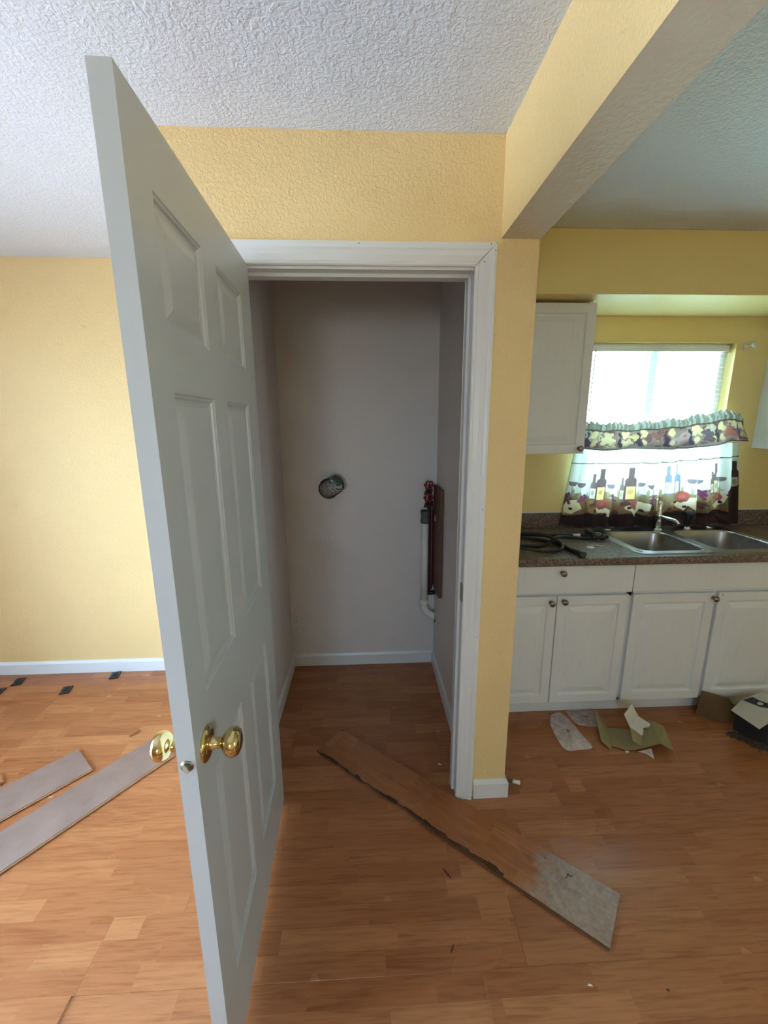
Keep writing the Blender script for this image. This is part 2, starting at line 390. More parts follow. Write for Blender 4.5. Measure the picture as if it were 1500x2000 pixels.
# closet back wall with a round duct hole
HX, HZ, HR = -.222, 1.168, .062
bd = B(); cx0, cx1, cz0, cz1 = -.55, .50, 0, ZC
nseg = 32; sq = .10
circ = [(HX+HR*math.cos(2*math.pi*i/nseg), HZ+HR*math.sin(2*math.pi*i/nseg)) for i in range(nseg)]
def sqp(a):
    c_, s_ = math.cos(a), math.sin(a); k_ = sq/max(abs(c_), abs(s_)); return (HX+c_*k_, HZ+s_*k_)
sqr = [sqp(2*math.pi*i/nseg) for i in range(nseg)]
for yy in (YB, YB+WT):
    bd.add([(a, yy, c) for a, c in circ]+[(a, yy, c) for a, c in sqr], [(i, (i+1) % nseg, nseg+(i+1) % nseg, nseg+i) for i in range(nseg)])
    for a0, a1, b0, b1 in ((cx0, HX-sq, cz0, cz1), (HX+sq, cx1, cz0, cz1), (HX-sq, HX+sq, cz0, HZ-sq), (HX-sq, HX+sq, HZ+sq, cz1)):
        bd.quad((a0, yy, b0), (a1, yy, b0), (a1, yy, b1), (a0, yy, b1))
bd.loft([[(a, yy, c) for a, c in circ] for yy in (YB, YB+WT)], cap=False, smooth=False)
struct('wall_closet_back', bd, M['closet'], 'dim white back wall of the laundry closet', 'wall', fix=False)
# closet box
CL, CR, WOL, WOR = -.49, .428, -.61, .566
OX0, OX1, OZ = -.420, .360, 2.032   # finished opening
YI = YF+.115
struct('wall_closet_left', B().box(WOL, CL, YI, YB, 0, ZC), [M['closet']], 'white inner side wall on the left of the closet', 'wall')
b2 = B().box(CR, WOR, YI, YB, 0, ZC)
b2.mi[-1] = 1
struct('wall_closet_right', b2, [M['closet'], M['yellow']], 'white right side wall of the closet with the pipes', 'wall')
wf = [(WOL, 0), (OX0-.015, 0), (OX0-.015, OZ+.015), (OX1+.015, OZ+.015), (OX1+.015, 0), (WOR, 0), (WOR, ZC), (WOL, ZC)]
bd = B(); bd.loft([[(a, yy, c) for a, c in wf] for yy in (YF, YI)], smooth=False)
struct('wall_front', bd, M['yellow'], 'yellow wall around the closet doorway with orange-peel texture', 'wall')
# dropped beam
BX0, BX1, BZ = .441, .566, 2.124
bd = B().box(BX0, BX1, YR, YF, BZ, ZC); bd.mi[0] = 1
struct('ceiling_beam', bd, [M['yellow'], M['beam_under']], 'cream and yellow dropped beam crossing the ceiling towards the doorway', 'beam', fix=False)
# kitchen soffit
SY, SZ = 2.065, 2.134
bd = B().box(WOR, XR, SY, YB, SZ, ZC)
struct('kitchen_soffit', bd, [M['yellow_k']], 'yellow boxed soffit above the kitchen cabinets', 'soffit', bevel=.004)
# outer walls behind / beside the camera with window openings
PY0, PY1, PZ0, PZ1 = -.65, 1.60, .06, 2.08
bd = B(); bd.box(XL-.15, XL, YR, PY0, 0, ZC); bd.box(XL-.15, XL, PY1, YB, 0, ZC); bd.box(XL-.15, XL, PY0, PY1, 0, PZ0); bd.box(XL-.15, XL, PY0, PY1, PZ1, ZC)
struct('wall_left', bd, M['yellow'], 'yellow left wall with the glazed patio opening', 'wall')
RX0, RX1, RZ0, RZ1 = 1.15, 2.65, .75, 1.95
RX0, RX1, RZ0, RZ1 = -.75, -.20, 1.1, 1.9
bd = B(); bd.box(XL-.15, RX0, YR-.15, YR, 0, ZC); bd.box(RX1, XR+.15, YR-.15, YR, 0, ZC); bd.box(RX0, RX1, YR-.15, YR, 0, RZ0); bd.box(RX0, RX1, YR-.15, YR, RZ1, ZC)
struct('wall_rear', bd, M['yellow'], 'yellow wall behind the camera with a window', 'wall')
QY0, QY1, QZ0, QZ1 = -1.55, -.85, 1.1, 1.9
bd = B(); bd.box(XR, XR+.15, YR, QY0, 0, ZC); bd.box(XR, XR+.15, QY1, YB, 0, ZC); bd.box(XR, XR+.15, QY0, QY1, 0, QZ0); bd.box(XR, XR+.15, QY0, QY1, QZ1, ZC)
struct('wall_right', bd, M['yellow_k'], 'yellow end wall of the kitchen', 'wall')
def frame_win(name, label, axis, p, a0, a1, z0, z1, mull):
    """simple white window frame; axis 'x' spans along x at y=p, axis 'y' spans along y at x=p"""
    def bx(bd, u0, u1, w0, w1, zz0, zz1):
        if axis == 'x': bd.box(u0, u1, w0, w1, zz0, zz1)
        else: bd.box(w0, w1, u0, u1, zz0, zz1)
    t = .035; bd = B()
    bx(bd, a0, a0+t, p-.03, p+.03, z0, z1); bx(bd, a1-t, a1, p-.03, p+.03, z0, z1)
    bx(bd, a0+t, a1-t, p-.03, p+.03, z0, z0+t); bx(bd, a0+t, a1-t, p-.03, p+.03, z1-t, z1)
    o = struct(name, bd, M['winwhite'], label, 'window', bevel=.002)
    ms = sorted(mull)
    for m_ in ms:
        b3 = B(); bx(b3, m_-.022, m_+.022, p-.022, p+.022, z0+t, z1-t); obj('mullion', b3, M['winwhite'], o, bevel=.002)
    ed = [a0+t]+ms+[a1-t]
    for i in range(len(ed)-1):
        b3 = B(); bx(b3, ed[i]+(.022 if i else 0), ed[i+1]-(.022 if i < len(ms) else 0), p-.002, p+.002, z0+t, z1-t); obj('pane', b3, M['glass'], o)
    return o
frame_win('window_1', 'white vinyl sliding window above the sink, blown out by daylight', 'x', YB+.095, WX0, WX1, WZ0, WZ1, [1.735])
frame_win('window_2', 'wide white-framed patio glazing in the left wall', 'y', XL-.10, PY0, PY1, PZ0, PZ1, [-.15])
frame_win('window_3', 'white-framed window in the wall behind the camera', 'x', YR-.10, RX0, RX1, RZ0, RZ1, [])
frame_win('window_4', 'small white-framed window in the end wall of the kitchen', 'y', XR+.10, QY0, QY1, QZ0, QZ1, [])
# exterior ground so the openings look out on something
struct('patio_slab', B().box(-14, XL-.16, -14, 14, -.5, -.05), simple('patio_concrete', (.17, .18, .20, 1), .9), 'grey concrete outside the left glazing', 'ground')
struct('yard', B().box(XL-.155, 14, YB+.3, 14, -.5, -.1), simple('yard_pale_grass', (.40, .65, .51, 1), .9), 'pale green yard outside the kitchen window', 'ground')
# ------------------------------------------------------------------ baseboards
def bboard(name, p0, p1, nrm, h=.084, t=.013, mat='base', label='white baseboard'):
    p0 = Vector((*p0, 0)); p1 = Vector((*p1, 0)); n_ = Vector((*nrm, 0))
    prof = [(0, 0), (t, 0), (t, h*.80), (t*.55, h*.95), (t*.35, h), (0, h)]
    bd = B(); bd.loft([[tuple(p+n_*a+Vector((0, 0, z+.0005))) for a, z in prof] for p in (p0, p1)], smooth=False)
    return struct(name, bd, M[mat], label, 'baseboard')
bboard('baseboard_left_room', (XL, YB), (WOL, YB), (0, -1), label='skylight-tinted white baseboard along the left room wall', mat='base')
bboard('baseboard_closet_back', (CL, YB), (CR, YB), (0, -1), mat='trim', label='white baseboard along the back of the closet')
bboard('baseboard_closet_left', (CL, YI), (CL, YB-.013), (1, 0), mat='trim', label='white baseboard on the left side of the closet')
bboard('baseboard_closet_right', (CR, YI), (CR, YB-.013), (-1, 0), mat='trim', label='white baseboard on the right side of the closet')
# wrapped piece at the wall end
prof = [(0, 0), (.014, 0), (.014, .07), (.008, .08), (.004, .085), (0, .085)]
path = [((.432, YF), (0, -1)), ((WOR, YF), (1, -1)), ((WOR, 1.90), (1, 0))]
bd = B(); bd.loft([[(p[0]+n_[0]*a, p[1]+n_[1]*a, z+.0005) for a, z in prof] for p, n_ in path], smooth=False)
struct('baseboard_wall_end', bd, M['trim'], 'white baseboard wrapping the yellow wall end beside the doorway', 'baseboard')
# ------------------------------------------------------------------ door casing + jamb
CW = .066
cprof = [(0, 0), (0, .008), (.004, .011), (.010, .011), (.014, .008), (.020, .010), (.030, .013), (.044, .014), (.050, .0165), (.058, .018), (CW, .018), (CW, 0)]
EX0, EX1, EZ = OX0-.004, OX1-.002, OZ+.008
def casing_leg(name, x, sgn, label):
    rings = []
    for top in (0, 1):
        rings.append([(x+sgn*a, YF-d, (EZ+a) if top else .0005) for a, d in cprof])
    bd = B(); bd.loft(rings, smooth=False); return bd
tr = struct('trim_1', casing_leg('c', EX1, 1, ''), M['trim'], 'white moulded door casing around the closet doorway', 'door casing')
obj('casing_left', casing_leg('c', EX0, -1, ''), M['trim'], tr)
bd = B(); bd.loft([[(xx+sg*a, YF-d, EZ+a+.0003) for a, d in cprof] for xx, sg in ((EX0, -1), (EX1, 1))], smooth=False)
obj('casing_head', bd, M['trim'], tr)
bd = B()
for nx, nz in ((-.01, EZ+.06), (.405, EZ+.062), (.385, EZ+.012), (EX1+.062, EZ+.045), (EX1+.058, 1.25), (EX1+.058, .75)):
    bd.lathe([(.0018, 0), (.0018, .0008)], (nx, YF-.0175, nz), (0, -1, 0), 8)
obj('nail_hole', bd, M['nail'], tr, kind='stuff')
# mitre line
bd = B(); bd.add([(EX1+.001, YF-.0113, EZ+.0002), (EX1+CW, YF-.0183, EZ+CW-.0008), (EX1+CW, YF-.0183, EZ+CW+.0008), (EX1+.001, YF-.0113, EZ+.0018)], [(0, 1, 2, 3)])
obj('mitre_joint', bd, M['nail'], tr)
JD = .015
bd = B(); bd.box(OX1, OX1+JD, YF+.0005, YI-.0005, 0, OZ+JD); bd.box(OX0-JD, OX0, YF+.0005, YI-.0005, 0, OZ+JD); bd.box(OX0, OX1, YF+.0005, YI-.0005, OZ, OZ+JD)
jm = struct('trim_2', bd, M['trim'], 'white painted door jamb lining the closet opening', 'door jamb')
bd = B(); bd.box(OX1-.011, OX1, YF+.038, YF+.075, 0, OZ); bd.box(OX0, OX0+.011, YF+.038, YF+.075, 0, OZ); bd.box(OX0+.011, OX1-.011, YF+.038, YF+.075, OZ-.011, OZ)
obj('door_stop', bd, M['trim'], jm, bevel=.002)
# strike plate
bd = B(); bd.add([(OX1-.0012, YF+.004, .885), (OX1-.0012, YF+.036, .885), (OX1-.0012, YF+.036, .955), (OX1-.0012, YF+.004, .955), (OX1-.004, YF-.008, .90), (OX1-.004, YF-.008, .94)],
                 [(0, 1, 2, 3), (0, 3, 5, 4)])
sp = obj('strike_plate', bd, M['dull_brass'], jm)
sp.modifiers.new('t', 'SOLIDIFY').thickness = .0015
# ================================================================== the open door
HXD, HYD = -.362, 1.464
dvx, dvy = (-.3335-HXD), (.694-HYD); DW = math.hypot(dvx, dvy); rotz = math.atan2(dvy, dvx)
DT, DB, DTOP = .0345, .018, 2.042
xs = [0, .122, .356, .457, .682, DW]
zs = [DB, .236, .822, 1.014, 1.612, 1.716, 1.927, DTOP]
pan = [(i, j) for i in (1, 3) for j in (1, 3, 5)]
bd = B()
for yy, flip in ((0.0, 0), (-DT, 1)):
    for i in range(5):
        for j in range(7):
            if (i, j) in pan: continue
            q = [(xs[i], yy, zs[j]), (xs[i+1], yy, zs[j]), (xs[i+1], yy, zs[j+1]), (xs[i], yy, zs[j+1])]
            bd.quad(*(q if flip else q[::-1]))
for a, b_ in (((0, DB), (DW, DB)), ((DW, DB), (DW, DTOP)), ((DW, DTOP), (0, DTOP)), ((0, DTOP), (0, DB))):
    bd.quad((a[0], 0, a[1]), (b_[0], 0, b_[1]), (b_[0], -DT, b_[1]), (a[0], -DT, a[1]))
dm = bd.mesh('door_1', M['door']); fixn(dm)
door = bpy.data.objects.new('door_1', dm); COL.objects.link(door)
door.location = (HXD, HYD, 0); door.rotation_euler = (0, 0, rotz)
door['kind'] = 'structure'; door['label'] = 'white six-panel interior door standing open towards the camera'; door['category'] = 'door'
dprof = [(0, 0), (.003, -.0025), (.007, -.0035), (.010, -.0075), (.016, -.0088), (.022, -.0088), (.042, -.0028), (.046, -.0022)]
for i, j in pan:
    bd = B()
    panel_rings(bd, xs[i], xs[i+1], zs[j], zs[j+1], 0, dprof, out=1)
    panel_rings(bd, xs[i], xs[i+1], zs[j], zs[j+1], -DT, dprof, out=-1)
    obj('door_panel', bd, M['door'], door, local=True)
KS, KZ = .714, .916
def knob(side):
    s_ = 1 if side > 0 else -1; y0 = 0 if side > 0 else -DT
    bd = B(); bd.lathe([(.0, 0), (.036, 0), (.0365, .002), (.034, .005), (.028, .008), (.018, .0095)], (KS, y0, KZ), (0, s_, 0), 32)
    r_ = obj('rosette', bd, M['brass'], door, local=True)
    bd = B(); bd.lathe([(.014, .008), (.0135, .014), (.0115, .020), (.0115, .030), (.013, .034), (.020, .037), (.0265, .043), (.0295, .051), (.0285, .060), (.024, .0665), (.015, .070), (0, .071)], (KS, y0, KZ), (0, s_, 0), 32)
    o = obj('knob', bd, M['brass'], door, local=True)
knob(1); knob(-1)
bd = B(); bd.lathe([(.0, -.0005), (.0125, -.0005), (.0125, .0012), (.0, .0012)], (DW, -DT/2, KZ), (1, 0, 0), 24)
lp = obj('latch_plate', bd, M['dull_brass'], door, local=True)
bd = B()
ring0 = [(DW+.001, -DT/2+.008*math.cos(a), KZ+.008*math.sin(a)) for a in [i*math.pi/8 for i in range(16)]]
ring1 = [(DW+.004+.010*(.5+.5*math.cos(a)), -DT/2+.008*math.cos(a), KZ+.008*math.sin(a)) for a in [i*math.pi/8 for i in range(16)]]
bd.loft([ring0, ring1], smooth=False); obj('latch_bolt', bd, M['dull_brass'], lp, local=True)
for hz in (.25, 1.05, 1.83):
    bd = B(); bd.lathe([(.006, 0), (.006, .09)], (-.004, -DT-.004, hz), (0, 0, 1), 10); bd.box(.0, .03, -DT-.0006, -DT+.0006, hz, hz+.09)
    obj('hinge', bd, M['dull_brass'], door, local=True)
# ================================================================== closet contents
d = thing('duct_hose', 'crinkled foil dryer duct stub poking out of closet back wall', 'duct', (-.21, 2.44, 1.17))
dp = spline([(-.222, 2.62, 1.160), (-.222, 2.53, 1.162), (-.220, 2.470, 1.168), (-.203, 2.425, 1.184), (-.176, 2.388, 1.205), (-.160, 2.372, 1.220)], 26)
def dr(t): return .0480+.0050*abs(math.sin(t*math.pi*15))+(.003 if t > .96 else 0)
bd = B(); bd.tube(dp, dr, 28, cap=False)
o = obj('duct_wall', bd, M['foil'], d, fix=False); m_ = o.modifiers.new('t', 'SOLIDIFY'); m_.thickness = .0015
# dark helical wire added to paint the shade in the duct's grooves
nh = 360; hel = []
for k_ in range(nh+1):
    f_ = k_/nh*(len(dp)-2)*.55+(len(dp)-2)*.45; i_ = int(f_); fr = f_-i_
    p_ = dp[i_]*(1-fr)+dp[i_+1]*fr; t_ = (dp[i_+1]-dp[i_]).normalized()
    u_ = t_.cross(Vector((0, 0, 1))).normalized(); w_ = t_.cross(u_); a = 2*math.pi*k_/nh*8
    hel.append(p_+(u_*math.cos(a)+w_*math.sin(a))*.0535)
obj('groove_shade_wire', B().tube(hel, .0017, 6), M['darkmetal'], d)
bd = B(); bd.tube(dp[int(len(dp)*.5):-1], .0462, 24, cap=False); obj('inner_shade_tube', bd, M['darkgrey'], d)  # dark tube that paints the shade inside the duct mouth
ax_ = (dp[-1]-dp[-3]).normalized(); u_ = ax_.cross(Vector((0, 0, 1))).normalized(); w_ = ax_.cross(u_)
c_ = dp[-1]-ax_*.022; bd = B(); rs = random.Random(2)
ring0 = []; ring1 = []
for k_ in range(17):
    a = math.radians(-10+k_*11)
    ring0.append(tuple(c_+(u_*math.cos(a)+w_*math.sin(a))*.045)); ring1.append(tuple(c_+ax_*(.004*rs.random())+(u_*math.cos(a)*.040+w_*math.sin(a)*(.012+.006*rs.random()))))
bd.loft([ring0, ring1], cap=False, closed=False, smooth=False)
o = obj('pale_crescent', bd, M['paper'], d, fix=False); o.modifiers.new('t', 'SOLIDIFY').thickness = .001  # pale crescent-shaped strip set just inside the duct mouth
bd = B()
bd.tube([Vector((-.222+.052*math.cos(a), 2.478, 1.165+.054*math.sin(a))) for a in [2*math.pi*i/28 for i in range(29)]], .004, 6, cap=False)
obj('hole_rim', bd, M['darkgrey'], d)
bd = B(); bd.lathe([(0, 0), (.056, 0), (.056, .003), (0, .003)], (-.212, 2.622, 1.183), (0, 1, 0), 24)
bd.loft([[(HX+q_*math.cos(2*math.pi*i/32), 2.606+dy_, HZ-.004+q_*math.sin(2*math.pi*i/32)) for i in range(32)] for q_, dy_ in ((.046, .0), (.075, 0), (.075, .003), (.046, .003), (.046, .0))], cap=False)
obj('duct_light_block', bd, M['darkgrey'], d)  # unseen disc and ring added to block daylight at the duct's outer end
o = thing('wall_outlet', 'white duplex outlet low on the closet back wall', 'outlet', (-.462, YB, .289))
obj('cover_plate', B().box(-.488, -.428, YB-.008, YB, .232, .346), M['trim'], o, bevel=.002)
for dz in (.027, -.027):
    b3 = B(); b3.lathe([(0, 0), (.0165, 0), (.0165, .0015), (0, .0015)], (-.462, YB-.006, .289+dz), (0, -1, 0), 20)
    s_ = obj('socket', b3, M['white'], o)
    b3 = B(); b3.box(-.4695, -.4675, YB-.0082, YB-.0074, .289+dz-.002, .289+dz+.008); b3.box(-.4565, -.4545, YB-.0082, YB-.0074, .289+dz-.002, .289+dz+.006); b3.lathe([(.0022, 0), (.0022, .0006)], (-.462, YB-.0076, .289+dz-.008), (0, -1, 0), 8)
    obj('slot', b3, M['black'], s_)
# standpipe
t = thing('drain_standpipe', 'off-white plastic standpipe with rubber coupling elbowing into the wall', 'pipe', (.352, 2.42, .33))
pth = [(.353, 2.42, .985), (.353, 2.42, .46)]
obj('pipe', B().tube(pth, .0215, 20), M['pvc'], t)
bd = B(); bd.tube([(.353, 2.42, .47), (.353, 2.42, .435)], .026, 20); bd.tube(spline([(.353, 2.42, .44), (.358, 2.42, .405), (.378, 2.42, .378), (.405, 2.42, .362), (.426, 2.42, .345)], 5), .024, 16)
obj('elbow', bd, M['pvc'], t)
bd = B(); bd.loft([[(.353+r*math.cos(2*math.pi*k/20), 2.42+r*math.sin(2*math.pi*k/20), z) for k in range(20)] for r, z in ((.026, .962), (.029, .966), (.029, .985), (.026, .99), (.026, 1.01), (.029, 1.014), (.029, 1.036), (.022, 1.038), (.021, .99))], cap=False)
obj('coupling', bd, M['darkgrey'], t)
bd = B(); bd.tube(spline([(.415, 2.405, .372), (.421, 2.40, .36), (.42, 2.398, .335), (.416, 2.40, .318)], 4), .0035, 8); obj('wire_end', bd, M['darkmetal'], t)
# board on right wall
t = thing('mounting_board', 'dark brown wooden board fixed upright behind the water pipes', 'board', (.42, 2.34, .55))
obj('board', B().box(.406, .427, 2.225, 2.455, .56, 1.19), M['board'], t, bevel=.002)
obj('sticker', B().box(.4045, .4062, 2.36, 2.40, .985, 1.015), M['white'], t)
b3 = B()
for z_ in (.991, .997, 1.003, 1.009): b3.box(.4040, .4046, 2.366, 2.394, z_, z_+.002)
obj('sticker_print', b3, M['nail'], t)
# pipes & valves
def valve(name, label, x, y, z, col, ztop):
    t = thing(name, label, 'valve', (x, y, z), group=None)
    obj('valve_body', B().lathe([(.008, -.055), (.012, -.05), (.012, -.03), (.017, -.026), (.019, -.012), (.015, 0), (.009, .004), (.007, .02)], (x, y, z), (0, 0, 1), 16), M['darkmetal'], t)
    obj('spout', B().tube(spline([(x-.004, y-.01, z-.012), (x-.022, y-.03, z-.018), (x-.028, y-.036, z-.035)], 4), .010, 12), M['darkmetal'], t)
    axd = Vector((-.25, -.8, .55)).normalized()
    c = Vector((x, y, z))+axd*.034
    u = axd.cross(Vector((0, 0, 1))).normalized(); w_ = axd.cross(u)
    obj('stem', B().tube([Vector((x, y, z)), c], .0045, 8), M['darkmetal'], t)
    bd = B(); n = 48
    ring = [c+(u*math.cos(2*math.pi*k/n)+w_*math.sin(2*math.pi*k/n))*(.0235+.0035*math.cos(6*2*math.pi*k/n)) for k in range(n+1)]
    bd.tube(ring, .005, 8, cap=False)
    for k in range(4):
        a = math.pi*k/2; bd.tube([c, c+(u*math.cos(a)+w_*math.sin(a))*.022], .0035, 6)
    obj('handwheel', bd, M['redhandle'], t)
valve('water_valve', 'upper laundry valve with dark red handwheel beside the board', .378, 2.425, 1.175, 0, 0)
valve('water_valve', 'lower laundry valve with dark red handwheel above the standpipe', .372, 2.395, 1.105, 0, 0)
t = thing('supply_pipe', 'thin black water pipe running down beside the board', 'pipe', (.385, 2.42, .49))
obj('pipe', B().tube(spline([(.380, 2.428, 1.12), (.384, 2.452, 1.03), (.386, 2.456, .75), (.386, 2.452, .51)], 6), .0095, 12), M['black'], t)
obj('clamp', B().box(.374, .402, 2.436, 2.466, 1.042, 1.056), M['nickel'], t, bevel=.002)
obj('elbow', B().tube([(.374, 2.452, .499), (.4255, 2.452, .499)], .014, 12), M['blackplastic'], t)
t = thing('supply_pipe', 'dark red water pipe running behind the black one', 'pipe', (.395, 2.43, .5))
obj('pipe', B().tube(spline([(.397, 2.466, 1.09), (.3975, 2.442, .9), (.3975, 2.436, .68), (.3975, 2.430, .535)], 6), .009, 12), M['redpipe'], t)
# ================================================================== kitchen base cabinets
kprof = [(0, .0), (0, .018), (.0025, .020), (.046, .020), (.051, .013), (.060, .0115), (.068, .0140), (.088, .0190), (.093, .0192)]
flatprof = [(0, 0), (0, .016), (.004, .020)]
FY = 1.915   # carcass front
def knob_k(x, z, parent, y=FY-.02):
    bd = B(); bd.lathe([(.010, 0), (.006, .004), (.0055, .012), (.0125, .016), (.0155, .021), (.0145, .026), (.009, .029), (0, .030)], (x, y, z), (0, -1, 0), 20)
    obj('knob', bd, M['nickel'], parent)
def kdoor(parent, x0, x1, z0, z1, kx=None, kz=None, name='cabinet_door', y=FY, prof=kprof):
    bd = B(); panel_rings(bd, x0, x1, z0, z1, y, prof, out=-1); bd.quad((x0, y, z0), (x0, y, z1), (x1, y, z1), (x1, y, z0))
    o = obj(name, bd, M['cab'], parent)
    if kx: knob_k(kx, kz, o, y-.02)
    return o
def base_cab(x0, x1, label, false=False):
    t = thing('base_cabinet', label, 'cabinet', ((x0+x1)/2, 2.2, 0))
    bd = B()   # open-topped box: sides, back, bottom, front rails
    for a, b_ in ((x0, x0+.016), (x1-.016, x1)): bd.box(a, b_, FY, YB-.005, .092, .866)
    bd.box(x0, x1, YB-.012, YB-.005, .092, .866); bd.box(x0, x1, FY, YB-.012, .092, .108)
    bd.box(x0, x1, FY, FY+.018, .69, .866); bd.box((x0+x1)/2-.03, (x0+x1)/2+.03, FY, FY+.018, .108, .69)
    obj('carcass', bd, M['cab'], t)
    obj('toe_kick', B().box(x0, x1, 1.962, 1.975, 0.001, .0915), M['cab'], t); return t
t = base_cab(.582, 1.327, 'white base cabinet beside the yellow wall with one drawer')
kdoor(t, .586, .9435, .10, .703, .913, .672); kdoor(t, .9475, 1.314, .10, .703, .977, .678)
kdoor(t, .586, 1.326, .716, .864, .958, .829, 'drawer', prof=flatprof)
t = base_cab(1.3275, 2.242, 'white sink base cabinet under the steel sink', True)
kdoor(t, 1.336, 1.762, .10, .703, 1.752, .677); kdoor(t, 1.781, 2.206, .10, .703)
b3 = B(); b3.lathe([(.003, 0), (.003, .0006)], (1.80, FY-.0200, .69), (0, -1, 0), 10); obj('screw_hole', b3, M['nail'], t)
kdoor(t, 1.334, 2.238, .716, .858, name='false_drawer_front', prof=[(0, 0), (0, .010), (.003, .012)])
t = base_cab(2.2425, 3.095, 'white base cabinet at the far end of the kitchen run')
kdoor(t, 2.25, 2.665, .10, .703, 2.63, .672); kdoor(t, 2.675, 3.09, .10, .703, 2.71, .672); kdoor(t, 2.25, 3.09, .716, .864, 2.67, .79, 'drawer', prof=flatprof)
# uppers
def upper(x0, x1, z0, z1, label, kn=True):
    t = thing('wall_cabinet', label, 'cabinet', ((x0+x1)/2, 2.3, z0)); y = 2.175
    obj('carcass', B().box(x0, x1, y, YB-.001, z0, z1), M['cab'], t)
    m_ = (x0+x1)/2
    if kn == 'left': 
        kdoor(t, x0+.002, x1+.003, z0, z1, x1-.025, z0+.027, y=y)
    else:
        kdoor(t, x0+.001, m_-.001, z0, z1, m_-.03, z0+.03, y=y); kdoor(t, m_+.001, x1-.002, z0, z1, m_+.03, z0+.03, y=y)
    return t
upper(.70, 1.143, 1.389, 2.12, 'white wall cabinet with small knob left of the window', 'left')
upper(2.368, 3.095, 1.389, 2.12, 'white wall cabinet at the right edge, right of the window')
# ------------------------------------------------------------------ worktop
CT = .905; SX0, SX1, SY0, SY1 = 1.357, 2.205, 1.915, 2.425
bd = B(); y0 = 1.872
nose = [(y0+.006, .867), (y0+.001, .872), (y0, .880), (y0, .893), (y0+.003, .901), (y0+.010, CT), (SY0+.02, CT), (SY0+.02, .867)]
bd.loft([[(x, a, b_) for a, b_ in nose] for x in (.568, 3.099)], smooth=False)
bd.box(.568, SX0+.02, SY0+.02, YB-.002, .867, CT); bd.box(SX1-.02, 3.099, SY0+.02, YB-.002, .867, CT)
bd.box(SX0+.02, SX1-.02, SY1-.02, YB-.002, .867, CT)
wt_ = obj('worktop', bd, M['granite'], loc=(1.8, 2.2, .867), label='speckled brown laminate worktop with rolled front edge', category='worktop')
bd = B(); bd.box(.568, 3.099, YB-.021, YB-.001, CT, 1.0); wt_ = obj('backsplash', bd, M['granite'], loc=(1.8, 2.47, CT), bevel=.003, label='brown speckled backsplash strip along the kitchen wall', category='backsplash')
bd = B(); bd.box(.568, 3.099, YB-.0035, YB-.0005, 1.0, 1.006); obj('caulk_line', bd, M['white'], wt_)
# ------------------------------------------------------------------ sink
def rrect(x0, x1, y0, y1, r, z, n=6):
    out = []
    for cx, cy, a0 in ((x1-r, y0+r, -90), (x1-r, y1-r, 0), (x0+r, y1-r, 90), (x0+r, y0+r, 180)):
        for i in range(n+1):
            a = math.radians(a0+90*i/n); out.append((cx+r*math.cos(a), cy+r*math.sin(a), z))
    return out
t = thing('kitchen_sink', 'double-bowl stainless steel drop-in sink', 'sink', (1.78, 2.17, CT))
bowls = [(1.397, 1.748, 1.957, 2.335), (1.802, 2.165, 1.957, 2.340)]
bm = bmesh.new()
def loop(pts):
    vs = [bm.verts.new(p) for p in pts]; return [bm.edges.new((vs[i], vs[(i+1) % len(vs)])) for i in range(len(vs))]
zt = CT+.005
ed = loop(rrect(SX0+.008, SX1-.008, SY0+.008, SY1-.008, .03, zt))
for b_ in bowls: ed += loop(rrect(*b_, .07, zt))
bmesh.ops.triangle_fill(bm, use_beauty=True, use_dissolve=False, edges=ed, normal=(0, 0, 1))
me = bpy.data.meshes.new('tmp'); bm.to_mesh(me); bm.free()
bd = B(); bd.add([tuple(v.co) for v in me.vertices], [tuple(p.vertices) for p in me.polygons])
bd.loft([rrect(SX0, SX1, SY0, SY1, .035, CT+.0005), rrect(SX0+.003, SX1-.003, SY0+.003, SY1-.003, .033, zt-.0005), rrect(SX0+.008, SX1-.008, SY0+.008, SY1-.008, .03, zt)], cap=False, smooth=True)
obj('deck', bd, M['steel'], t)
for b_ in bowls:
    x0, x1, y0, y1 = b_; R_ = []
    for ins, z, r in ((0, zt, .07), (.003, zt-.003, .07), (.006, zt-.012, .068), (.016, zt-.13, .062), (.024, zt-.16, .06), (.045, zt-.178, .055), (.08, zt-.183, .05)):
        R_.append(rrect(x0+ins, x1-ins, y0+ins, y1-ins, r, z))
    cx, cy = (x0+x1)/2, (y0+y1)/2
    nn = len(R_[0])
    bd = B(); bd.loft(R_+[[(cx+.04*math.cos(2*math.pi*(i+.5)/nn-math.pi/2), cy+.04*math.sin(2*math.pi*(i+.5)/nn-math.pi/2), zt-.187) for i in range(nn)]], cap=False)
    bo = obj('bowl', bd, M['steel'], t)
    obj('drain', B().lathe([(.0, 0), (.041, 0), (.041, .003), (.03, .001), (0, -.002)], (cx, cy, zt-.188), (0, 0, 1), 24), M['chrome'], bo)
# faucet
t = thing('kitchen_faucet', 'chrome faucet rising from the sink deck between the two curtain halves', 'faucet', (1.78, 2.385, zt))
obj('base_plate', B().lathe([(0, 0), (.028, 0), (.028, .006), (.024, .012), (.018, .014)], (1.757, 2.362, zt), (0, 0, 1), 24), M['chrome'], t)
obj('body', B().lathe([(.017, .01), (.016, .06), (.014, .07), (.016, .075), (.016, .10), (.013, .105), (.011, .15), (.010, .172), (0, .176)], (1.757, 2.362, zt), (0, 0, 1), 20), M['chrome'], t)
obj('spout', B().tube(spline([(1.757, 2.362, zt+.085), (1.765, 2.33, zt+.085), (1.785, 2.27, zt+.078), (1.79, 2.24, zt+.06)], 6), .010, 14), M['chrome'], t)
t = thing('sink_sprayer', 'black side spray standing in its chrome holder on the sink', 'sprayer', (1.945, 2.370, zt))
obj('holder', B().lathe([(0, 0), (.026, 0), (.025, .006), (.017, .014), (.017, .02)], (1.945, 2.370, zt), (0, 0, 1), 20), M['chrome'], t)
